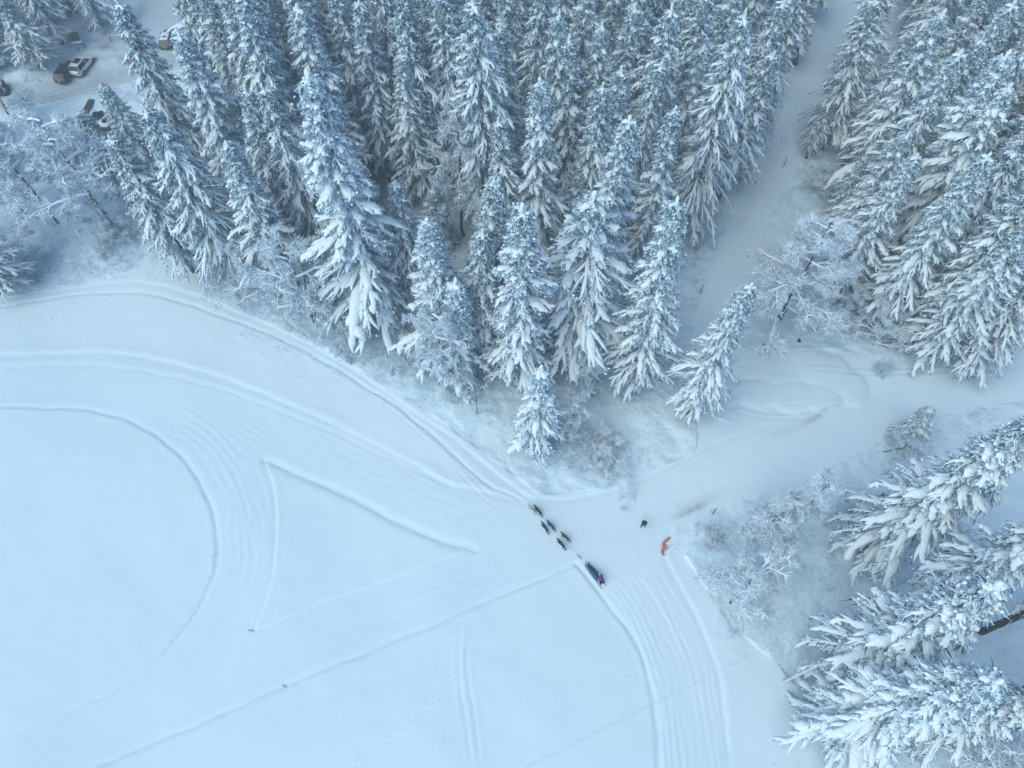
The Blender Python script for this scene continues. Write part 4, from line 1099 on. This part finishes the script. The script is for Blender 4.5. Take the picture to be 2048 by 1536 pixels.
obj('sled_bag', loft(secs, 0).mesh('sled_bag', [M_sled_bag]), sled)
secs = [ring(.05, .19, .5, .80, yoff=-.05), ring(.35, .22, .48, .76, yoff=-.06), ring(Ls * .5, .21, .42, .62, yoff=-.06), ring(Ls * .75, .18, .34, .50, yoff=-.04), ring(Ls - .2, .14, .28, .40, yoff=-.02)]
obj('cargo_cover', loft(secs, 0).mesh('cargo_cover', [M_sled_cover]), sled)

# people
M_skin = mat('skin', (0.45, 0.27, 0.20), 0.6)
def person(name_loc, rz, jacket, trousers, hatc, pose, label, hair=None, extra=None):
    root = empty('person', name_loc, rz); tag(root, label, 'person')
    b = pose['bend']; k = pose.get('knee', .1)
    hip = Vector((0, 0, .90 - k * .3)); sh = hip + Vector((math.sin(b) * .50, 0, math.cos(b) * .50)); nk = sh + Vector((math.sin(b) * .10, 0, math.cos(b) * .10 + .02)); hd = nk + Vector((.03 + math.sin(b) * .08, 0, .13))
    lf = pose['legs']; hands = pose['hands']
    P = [hip, hip.lerp(sh, .5), sh, nk, hd, hd + Vector((.0, 0, .09))]
    R = [(.15, .12), (.145, .11), (.17, .12), .055, .085, .07]; E = [(0, 1), (1, 2), (2, 3), (3, 4), (4, 5)]
    JP = [hip, hip.lerp(sh, .5), sh, nk]; JR = [(.22, .18), (.22, .18), (.25, .19), .10]; JE = [(0, 1), (1, 2), (2, 3)]
    TP = [hip + Vector((0, 0, .04))]; TR = [(.17, .14)]; TE = []
    BG_ = []
    for i, s in enumerate((-1, 1)):
        hp = hip + Vector((0, s * .09, -.06)); ft = Vector((lf[i], s * .15, .06)); kn = (hp + ft) / 2 + Vector((.10 + k * .2, 0, .03))
        n0 = len(P); P += [hp, kn, ft + Vector((-.02, 0, .04)), ft + Vector((.14, 0, 0))]; R += [.09, .06, .04, .04]; E += [(0, n0), (n0, n0 + 1), (n0 + 1, n0 + 2), (n0 + 2, n0 + 3)]
        n1 = len(TP); TP += [hp, kn, ft + Vector((-.02, 0, .12))]; TR += [.115, .085, .075]; TE += [(0, n1), (n1, n1 + 1), (n1 + 1, n1 + 2)]
        BG_.append(ft)
        shp = sh + Vector((0, s * .17, 0)); hnd = Vector(hands[i]); el_ = (shp + hnd) / 2 + Vector((-.06, s * .07, -.08))
        n2 = len(P); dirh = (hnd - el_).normalized()
        P += [shp, el_, hnd]; R += [.06, .045, .03]; E += [(2, n2), (n2, n2 + 1), (n2 + 1, n2 + 2)]
        # palm, four fingers and thumb
        pl = hnd + dirh * .06; n3 = len(P); P.append(pl); R.append((.035, .02)); E.append((n2 + 2, n3))
        side = dirh.cross(Vector((0, 0, 1))).normalized()
        for q, (o_, l_) in enumerate(((-.03, .07), (-.01, .08), (.01, .075), (.03, .06))):
            m0 = len(P); P += [pl + side * o_ + dirh * .03, pl + side * o_ + dirh * (.03 + l_ * .6) - Vector((0, 0, .01)), pl + side * o_ + dirh * (.02 + l_) - Vector((0, 0, .035))]
            R += [.010, .009, .008]; E += [(n3, m0), (m0, m0 + 1), (m0 + 1, m0 + 2)]
        m0 = len(P); P += [pl - side * .04 * s + dirh * -.01, pl - side * .065 * s + dirh * .03]; R += [.012, .010]; E += [(n3, m0), (m0, m0 + 1)]
        n4 = len(JP); JP += [shp, el_, hnd - dirh * .03]; JR += [.12, .10, .075]; JE += [(2, n4), (n4, n4 + 1), (n4 + 1, n4 + 2)]
    # nose and ears grown from the head
    nb = len(P); P += [hd + Vector((.105, 0, 0)), hd + Vector((0, .085, 0)), hd + Vector((0, -.085, 0))]; R += [.014, .014, .014]; E += [(4, nb), (4, nb + 1), (4, nb + 2)]
    body = obj('body', skin_mesh('body', P, E, R, 0, M_skin, 2), root)
    body.data.materials.append(M_boot)
    for f_ in body.data.polygons:
        if f_.center.z < nk.z - .02: f_.material_index = 1
    eg = Geo()
    for s in (-1, 1): tube1(eg, [hd + Vector((.078, s * .032, .02)), hd + Vector((.092, s * .032, .02))], .010, 6)
    tube1(eg, [hd + Vector((.088, -.02, -.045)), hd + Vector((.088, .02, -.045))], .006, 5)
    obj('face', eg.mesh('face', [mat('face_features', (.03, .02, .02), .5)]), root)
    obj('jacket', skin_mesh('jacket', JP, JE, JR, 0, jacket, 2), root)
    obj('trousers', skin_mesh('trousers', TP, TE, TR, 0, trousers, 2), root)
    for ft in BG_:
        g_ = Geo(); tube1(g_, [ft + Vector((-.08, 0, .0)), ft + Vector((.05, 0, 0)), ft + Vector((.17, 0, -.01))], [.06, .055, .04], 8); tube1(g_, [ft + Vector((-.04, 0, 0)), ft + Vector((-.03, 0, .22))], .06, 8)
        obj('boot', g_.mesh('boot', [M_boot]), root)
    g_ = Geo(); hz = [ (.0, .098), (.05, .100), (.09, .085), (.115, .05), (.125, .01)]
    V_ = []; 
    tube1(g_, [hd + Vector((-.01, 0, .02 + z)) for z, r_ in hz], [r_ for z, r_ in hz], 10)
    obj('hat', g_.mesh('hat', [hatc]), root)
    return root, hd
M_boot = mat('boots', (0.015, 0.015, 0.017), 0.6)
M_purple = noise_mat('purple_jacket', (0.10, 0.02, 0.20), (0.18, 0.05, 0.32), 6, 0.6)
M_orange = mat('orange_hat', (0.85, 0.16, 0.03), 0.7)
M_white_cloth = mat('white_cloth', (0.75, 0.74, 0.74), 0.7)
M_dark_cloth = noise_mat('dark_jacket', (0.006, 0.010, 0.015), (0.02, 0.03, 0.035), 6, 0.6)
M_navy = mat('dark_trousers', (0.012, 0.016, 0.025), 0.7)
mx_, my_ = at(1203, 1165)
mush, mh = person((mx_, my_, zat(mx_, my_) + .04), rzs, M_purple, M_navy, M_orange,
    dict(bend=.75, knee=.5, legs=(-.12, -.05), hands=((.36, -.15, .95), (.36, .15, .95))), 'musher in purple jacket and orange hat bending over the sled handlebar')
g = Geo(); tube1(g, [mh + Vector((.07, .0, .03)), mh + Vector((.11, 0, .02))], [.07, .05], 8); obj('goggles', g.mesh('goggles', [M_white_cloth]), mush)
px_, py_ = at(1286, 1051)
stand, hh_ = person((px_, py_, zat(px_, py_)), math.radians(250), M_dark_cloth, M_navy, M_dark_cloth,
    dict(bend=.12, knee=.05, legs=(.06, -.06), hands=((.24, -.12, 1.12), (.24, .10, 1.12))), 'person in dark winter clothes standing alone on the groomed track beside the red net')
g = Geo(); box(g, (.40, 0, 1.12), (.02, .09, .16), 0, 0, 0, -.5); obj('phone', g.mesh('phone', [M_white_cloth], False), stand)

# ------------------------------------------------------------------ red safety net crumpled in the snow
M_net = mat('red_net_plastic', (0.62, 0.13, 0.11), 0.6)
def net(name, pts, widths, label, cat, seed):
    rr = random.Random(seed)
    L_ = smooth_line([at(*p) for p in pts], 6); n_ = len(L_); W_ = np.interp(np.linspace(0, 1, n_), np.linspace(0, 1, len(widths)), widths)
    d = np.gradient(L_, axis=0); d /= np.linalg.norm(d, axis=1, keepdims=True) + 1e-9; nrm = np.stack([-d[:, 1], d[:, 0]], 1)
    x0, y0 = L_[n_ // 2]; z0 = zat(x0, y0); g_ = Geo(); rows = 5
    G3 = np.zeros((n_, rows, 3))
    for i in range(n_):
        for j in range(rows):
            u = (j / (rows - 1) - .5) * W_[i]
            x = L_[i, 0] + nrm[i, 0] * u + rr.uniform(-.03, .03); y = L_[i, 1] + nrm[i, 1] * u + rr.uniform(-.03, .03)
            G3[i, j] = (x - x0, y - y0, zat(x, y) - z0 + .05 + .10 * abs(math.sin(j * 1.4 + i * .5)) + rr.uniform(0, .04))
    for j in range(rows): tube1(g_, list(G3[:, j]), .016, 4)
    for i in range(n_): tube1(g_, list(G3[i]), .014, 4)
    o_ = obj(name, g_.mesh(name, [M_net]), None, (x0, y0, z0)); tag(o_, label, cat)
net('safety_net', [(1341, 1074), (1334, 1080), (1326, 1088), (1331, 1094), (1326, 1100), (1325, 1106), (1328, 1111)], [.12, .30, .20, .55, .30, .22, .10], 'crumpled red safety net lying on the snow at the bend of the tracks', 'net', 1)
net('red_cloth', [(1397, 490), (1393, 497), (1390, 503)], [.3, .7, .3], 'scrap of dark red netting at the left verge of the forest road', 'net', 2)

# ------------------------------------------------------------------ posts and poles
M_post = noise_mat('weathered_post', (0.05, 0.05, 0.055), (0.14, 0.13, 0.13), 8, 0.85)
M_rime_post = noise_mat('rimed_pole', (0.50, 0.56, 0.60), (0.76, 0.82, 0.86), 5, 0.8)
def post(px, py, h, r_, label, name='marker_post', m_=None, tilt=(0, 0), cap=True):
    x, y = at(px, py); z = zat(x, y)
    root = empty(name, (x, y, z)); root.rotation_euler = (tilt[0], tilt[1], 0); tag(root, label, 'post', None)
    g_ = Geo(); tube1(g_, [(0, 0, -.3), (0, 0, h * .5), (0, 0, h)], [r_ * 1.1, r_, r_ * .9], 7); obj('shaft', g_.mesh('shaft', [m_ or M_post]), root)
    if cap:
        g_ = Geo(); tube1(g_, [(0, 0, h), (0, 0, h + r_ * 1.2), (0, 0, h + r_ * 2)], [r_ * 1.3, r_ * 1.2, r_ * .3], 7); obj('snow_cap', g_.mesh('snow_cap', [M_tree_snow]), root)
post(955, 829, 6.6, .045, 'tall thin dark post standing in the snow at the forest front')
post(1426, 1027, 1.7, .05, 'short dark marker post right of the dirty snow streak', cap=False)
post(1401, 584, 1.9, .045, 'dark marker pole at the left verge, lower part of the forest road')
post(1478, 367, 2.2, .045, 'dark marker pole at the left verge, upper part of the forest road')
post(1567, 333, 1.6, .05, 'dark marker pole at the right verge of the forest road')
post(243, 517, 1.0, .05, 'tiny dark stake on the bank above the narrow ski trail')
post(1312, 520, 1.3, .03, 'thin dark stake in the clearing behind the solitary spruce')
post(1160, 835, 4.0, .035, 'thin dark stake between the saplings at the forest wedge')
post(1768, 903, 2.6, .05, 'tilted dark stake below the snow-smothered fir', tilt=(.2, .5))
post(435, 360, 1.8, .09, 'small blue trail sign post deep between the spruces left of the plastered giant', 'sign_post', mat('blue_sign', (.01, .05, .12), .5))
pole = empty('utility_pole', (*at(1568, 1364), zat(*at(1568, 1364)))); tag(pole, 'rimed wooden utility pole rising into the finger-boughed spruce', 'pole')
g = Geo(); tube1(g, [(0, 0, -.4), (0, 0, 4), (0, 0, 8.5)], [.13, .12, .10], 9); obj('shaft', g.mesh('shaft', [M_rime_post]), pole)
g = Geo(); box(g, (0, 0, 8.2), (1.3, .1, .1)); obj('crossarm', g.mesh('crossarm', [M_rime_post], False), pole)
# overhead cable
cab = empty('overhead_cable', (0, 0, 0)); tag(cab, 'thin overhead cable crossing the lower right corner above the tracks', 'cable')
M_cable = mat('rimed_cable', (0.42, 0.50, 0.56), 0.7); M_cable2 = mat('dark_cable', (0.06, 0.07, 0.09), 0.7)
for k_, (offp, r_, m_) in enumerate(((0, .010, M_cable), (5, .014, M_cable2))):
    g = Geo(); A_ = np.array([*at(760, 1680 + offp, 9), 9]); B_ = np.array([*at(2260, 932 + offp, 9), 9]); pts = []
    for s in np.linspace(0, 1, 41): p = A_ * (1 - s) + B_ * s; p[2] -= 1.6 * 4 * s * (1 - s) * .25; pts.append(p)
    if k_ == 1: pts = pts[24:]
    tube1(g, pts, r_, 4); obj('cable', g.mesh('cable', [m_]), cab)
for (p, lab) in (((760, 1680), 'utility pole beyond the bottom edge carrying the cable'), ((2260, 932), 'utility pole beyond the right edge carrying the cable')):
    x, y = at(*p, 9); up_ = empty('utility_pole', (x, y, zat(x, y))); tag(up_, lab, 'pole')
    g = Geo(); tube1(g, [(0, 0, -.4), (0, 0, 9.2)], [.13, .10], 9); obj('shaft', g.mesh('shaft', [M_rime_post]), up_)
# fallen twigs on the track
for i, (p, q_, lab) in enumerate((((496, 1260), (509, 1264), 'dark broken stick at the left corner of the snow triangle'), ((564, 1370), (573, 1376), 'small dark stick beside the lower track edge'), ((418, 1116), (437, 1105), 'pale short stick lying across the edge of the round field'), ((1903, 757), (1962, 752), 'long dark stick lying on the wide track near the right edge'))):
    a = at(*p); b = at(*q_); g = Geo()
    tube1(g, [(0, 0, .03), ((b[0] - a[0]) * .5, (b[1] - a[1]) * .5 + .04, .06), (b[0] - a[0], b[1] - a[1], .04)], [.03, .025, .012], 5)
    tube1(g, [((b[0] - a[0]) * .6, (b[1] - a[1]) * .6, .05), ((b[0] - a[0]) * .7 + .1, (b[1] - a[1]) * .7 + .22, .12)], .012, 4)
    o_ = obj('fallen_stick', g.mesh('fallen_stick', [M_post if i != 2 else M_rime_post]), None, (a[0], a[1], zat(*a))); tag(o_, lab, 'stick')

# ------------------------------------------------------------------ cars
M_glass = mat('car_glass', (0.012, 0.018, 0.022), 0.12, spec=0.6)
M_tyre = mat('tyre', (0.012, 0.012, 0.013), 0.8)
M_rim = mat('rim', (0.25, 0.26, 0.28), 0.35, 0.8)
M_trim = mat('black_trim', (0.012, 0.013, 0.015), 0.5)
M_red_lamp = mat('tail_lamp', (0.45, 0.02, 0.03), 0.3)
M_clear_lamp = mat('head_lamp', (0.6, 0.62, 0.64), 0.15)
M_plate = mat('number_plate', (0.6, 0.6, 0.58), 0.5)
def paint(name, c):
    m_ = mat(name, c, 0.35, spec=0.5); m_.node_tree.nodes['Principled BSDF'].inputs['Coat Weight'].default_value = 0.5; return m_
def make_car(paint_m, L=4.6, W=1.85, H=1.5, wagon=True, sunroof=False, snowy=0.0):
    """x forward, origin on the ground at the centre"""
    root = empty('parked_car', (0, 0, 0))
    hl = L / 2; hw = W / 2
    def sec(x, w, z0, z1, p=4.5): return ring(x, w, z0, z1, 16, p)
    S = [sec(-hl, hw * .80, .38, .78), sec(-hl + .10, hw * .92, .30, .98), sec(-hl + .5, hw, .24, 1.02), sec(-.7, hw, .22, 1.00), sec(.5, hw, .22, .98), sec(hl - 1.1, hw, .24, .94), sec(hl - .45, hw * .96, .26, .84), sec(hl - .12, hw * .86, .30, .72), sec(hl, hw * .70, .36, .62)]
    body = obj('body', loft(S, 0).mesh('body', [paint_m]), root)
    # glasshouse: tapered block of dark glass
    rb = -hl + (.25 if wagon else .75); ft = hl - 1.55
    def grect(x, w, z): return [(x, -w, z), (x, w, z)]
    top = H - .03
    V_ = np.array([(rb, -hw * .90, .98), (rb, hw * .90, .98), (ft + .35, hw * .88, .95), (ft + .35, -hw * .88, .95),
                   (rb + .35, -hw * .68, top), (rb + .35, hw * .68, top), (ft - .55, hw * .68, top), (ft - .55, -hw * .68, top)])
    F_ = np.array([[0, 1, 5, 4], [1, 2, 6, 5], [2, 3, 7, 6], [3, 0, 4, 7], [4, 5, 6, 7]])
    g_ = Geo(); g_.add(V_, F_); obj('windows', g_.mesh('windows', [M_glass], False), root)
    # roof shell
    xs = np.linspace(rb + .30, ft - .42, 5); S = []
    for i, x in enumerate(xs):
        e = .06 * (1 - (2 * i / 4 - 1) ** 2); S.append([(x, -hw * .70, top - .02), (x, -hw * .5, top + .03 + e * .4), (x, 0, top + .04 + e * .6), (x, hw * .5, top + .03 + e * .4), (x, hw * .70, top - .02), (x, 0, top - .01)])
    rf = obj('roof', loft(S, 0).mesh('roof', [paint_m]), root)
    if sunroof:
        g_ = Geo(); box(g_, ((xs[1] + xs[3]) / 2 + .15, 0, top + .085), (1.15, hw * .95, .02)); obj('sunroof', g_.mesh('sunroof', [M_glass], False), rf)
    # pillars
    for s in (-1, 1):
        for (xa, xb) in ((ft + .34, ft - .56), (.05, 0), (rb + .02, rb + .36)):
            g_ = Geo(); tube1(g_, [(xa, s * hw * .895, .97), (xb, s * hw * .70, top)], .045, 5); obj('pillar', g_.mesh('pillar', [paint_m]), root)
        g_ = Geo(); tube1(g_, [(rb + .32, s * hw * .70, top + .0), (ft - .5, s * hw * .70, top)], .03, 5); obj('roof_rail', g_.mesh('roof_rail', [paint_m]), root)
    wx = L * .295
    for sx in (-1, 1):
        for sy in (-1, 1):
            wgt = Geo(); c = (sx * wx + .04, sy * (hw - .10), .33)
            tube1(wgt, [(c[0], c[1] - .12, c[2]), (c[0], c[1] + .12, c[2])], .33, 18); w_ = obj('wheel', wgt.mesh('wheel', [M_tyre], False), root)
            rg = Geo(); yo = c[1] + sy * .125
            tube1(rg, [(c[0], yo - sy * .02, c[2]), (c[0], yo, c[2])], .20, 12); obj('rim', rg.mesh('rim', [M_rim], False), w_)
            ag = Geo(); th = np.linspace(0.15, math.pi - .15, 9)
            tube1(ag, [(c[0] + .38 * math.cos(t), sy * (hw - .015), c[2] + .38 * math.sin(t)) for t in th], .035, 5); obj('wheel_arch', ag.mesh('wheel_arch', [M_trim]), root)
    for s in (-1, 1):
        g_ = Geo(); box(g_, (-hl + .10, s * hw * .74, .86), (.14, .32, .16)); obj('tail_lamp', g_.mesh('tail_lamp', [M_red_lamp], False), root)
        g_ = Geo(); box(g_, (hl - .22, s * hw * .66, .66), (.24, .32, .12), -s * .3); obj('headlight', g_.mesh('headlight', [M_clear_lamp], False), root)
        g_ = Geo(); box(g_, (ft + .15, s * (hw + .09), 1.0), (.14, .18, .13)); obj('mirror', g_.mesh('mirror', [paint_m], False), root)
        g_ = Geo(); box(g_, (0, s * (hw - .0), .27), (L * .5, .05, .12)); obj('side_skirt', g_.mesh('side_skirt', [M_trim], False), root)
    g_ = Geo(); box(g_, (-hl + .01, 0, .40), (.10, hw * 1.5, .16)); obj('rear_bumper', g_.mesh('rear_bumper', [M_trim], False), root)
    g_ = Geo(); box(g_, (-hl - .015, 0, .66), (.03, .50, .11)); obj('number_plate', g_.mesh('number_plate', [M_plate], False), root)
    if snowy:
        xs = np.linspace(rb + .32, ft - .5, 6); S = [ring(x, hw * .66, top + .02, top + .16 * snowy + .03 * math.sin(i * 2.1), 12, 3) for i, x in enumerate(xs)]
        obj('roof_snow', loft(S, 0).mesh('roof_snow', [M_tree_snow]), root)
    return root
def put_car(root, rear, front, label):
    a = at(*rear); b = at(*front); rz = orient(a, b); cx = (a[0] + b[0]) / 2; cy = (a[1] + b[1]) / 2
    root.location = (cx, cy, zat(cx, cy) + .02); root.rotation_euler = (0, 0, rz); tag(root, label, 'car', 'cars parked beside the snowy road')
put_car(make_car(paint('green_black_paint', (0.008, 0.022, 0.022)), 4.7, 1.83, 1.50), (124, 166), (147, 130), 'dark green-black estate car parked left of the white car')
put_car(make_car(paint('white_paint', (0.72, 0.74, 0.76)), 4.6, 1.88, 1.58, True, True), (155, 151), (180, 119), 'white car with black glass roof parked beside the road')
put_car(make_car(paint('black_paint', (0.01, 0.012, 0.015)), 4.5, 1.8, 1.5, snowy=.5), (334, 100), (343, 68), 'dark car on the far side of the road, half hidden by two spruces')
put_car(make_car(paint('grey_paint', (0.03, 0.035, 0.04)), 4.5, 1.8, 1.5, snowy=1.0), (272, 136), (286, 102), 'snow-topped car almost hidden behind the tall spruce at the car park')

# ------------------------------------------------------------------ car park furniture
M_wood = noise_mat('brown_wood', (0.035, 0.026, 0.022), (0.09, 0.065, 0.052), 6, 0.8)
M_rock = noise_mat('dark_wet_rock', (0.010, 0.014, 0.018), (0.05, 0.045, 0.045), 3, 0.7, .05, 5)
x, y = at(164, 100); ib = empty('information_board', (x, y, zat(x, y)), math.radians(12)); tag(ib, 'brown information board with a snowy ledge behind the white car', 'sign')
for s in (-.5, .5):
    g = Geo(); box(g, (s, 0, .9), (.1, .1, 1.9)); obj('post', g.mesh('post', [M_wood], False), ib)
g = Geo(); box(g, (0, .02, 2.1), (1.25, .10, 1.15), 0, 0, -.5); obj('panel', g.mesh('panel', [M_wood], False), ib)
g = Geo(); box(g, (0, -.22, 1.45), (1.35, .5, .16)); obj('snow_ledge', g.mesh('snow_ledge', [M_tree_snow], False), ib)
x, y = at(224, 84); bar = empty('road_barrier', (x, y, zat(x, y)), math.radians(0)); tag(bar, 'white barrier rail at the entrance of the side road', 'barrier')
for s in (0, 2.6):
    g = Geo(); box(g, (s, 0, .45), (.1, .1, .95)); obj('post', g.mesh('post', [M_post], False), bar)
g = Geo(); box(g, (1.3, 0, .98), (3.0, .12, .14)); obj('rail', g.mesh('rail', [mat('barrier_white', (.65, .68, .7), .6)], False), bar)
a = at(166, 226); b = at(180, 198); x, y = (a[0] + b[0]) / 2, (a[1] + b[1]) / 2; Lp = math.hypot(a[0] - b[0], a[1] - b[1])
pk = empty('plank_pile', (x, y, zat(x, y)), orient(a, b)); tag(pk, 'low pile of brown planks below the road near the white pointed spruce', 'planks')
pm = None
for j in range(3):
    for i in range(4):
        if pm is None:
            g = Geo(); box(g, (0, 0, 0), (Lp, .19, .07)); pm = g.mesh('plank', [M_wood], False)
        o_ = obj('plank', pm, pk, (random.uniform(-.15, .15), -.42 + i * .21, .12 + j * .09 - .15 * (j == 9)))
def rock(px, py, sx, sy, sz, seed, label, cat='rock', name='rock', capped=True):
    r = np.random.default_rng(seed); x, y = at(px, py)
    bm = bmesh.new(); bmesh.ops.create_icosphere(bm, subdivisions=3, radius=1)
    for v in bm.verts:
        n_ = v.co.normalized(); f = 1 + .22 * math.sin(n_.x * 3 + seed) * math.cos(n_.y * 4) + .12 * math.sin(n_.z * 7 + n_.x * 5 + seed)
        v.co = Vector((n_.x * sx * f, n_.y * sy * f, n_.z * sz * f))
    me_ = bpy.data.meshes.new(name); bm.to_mesh(me_); bm.free(); me_.materials.append(M_rock)
    root = empty(name, (x, y, zat(x, y)), r.uniform(0, 3)); tag(root, label, cat)
    obj('stone', me_, root, (0, 0, sz * .3))
    if capped:
        S = [ring(xx, max(.05, sy * .55 * math.sqrt(max(0, 1 - (xx / sx) ** 2))), sz * .9, sz * 1.25 + .1, 12, 2.4) for xx in np.linspace(-sx * .55, sx * .2, 6)]
        obj('snow_cap', loft(S, 0).mesh('snow_cap', [M_tree_snow]), root)
rock(216, 254, 1.5, 1.3, .8, 1, 'large dark boulder behind the small slender spruce below the road')
rock(386, 196, 1.6, .7, .6, 2, 'dark reddish rock under the lumpy spruce right of the road')
rock(316, 218, .6, .5, .5, 3, 'small dark rock between the road and the wide dark-skirted spruce')
rock(194, 232, .5, .9, .7, 5, 'dark post beside the plank pile, built as a narrow rock', capped=False)  # rock shape stands in for a dark post
rock(4, 182, 1.3, 1.2, 1.0, 6, 'dark bush at the left edge beside the road, built as a boulder')  # a dark bush, with the boulder shape standing in for it
rock(1597, 683, .22, .18, .18, 7, 'tiny dark stone in the snow above the heaps', capped=False)

# ------------------------------------------------------------------ blue haze volume added to lift and cool the shadows
hz = bpy.data.materials.new('haze'); hz.use_nodes = True
hn = hz.node_tree.nodes; hl = hz.node_tree.links
for n_ in list(hn): hn.remove(n_)
ho = hn.new('ShaderNodeOutputMaterial'); hv = hn.new('ShaderNodeVolumePrincipled')
hv.inputs['Color'].default_value = (0.68, 0.88, 1.0, 1); hv.inputs['Density'].default_value = 0.0018; hv.inputs['Anisotropy'].default_value = 0.0
hl.new(hv.outputs[0], ho.inputs['Volume'])
g = Geo(); box(g, (0, 60, 36.5), (3600, 5400, 77)); o = obj('haze', g.mesh('haze', [hz], False)); tag(o, 'thin blue haze added over the forest and field to lift the shadows', 'haze', kind='stuff')
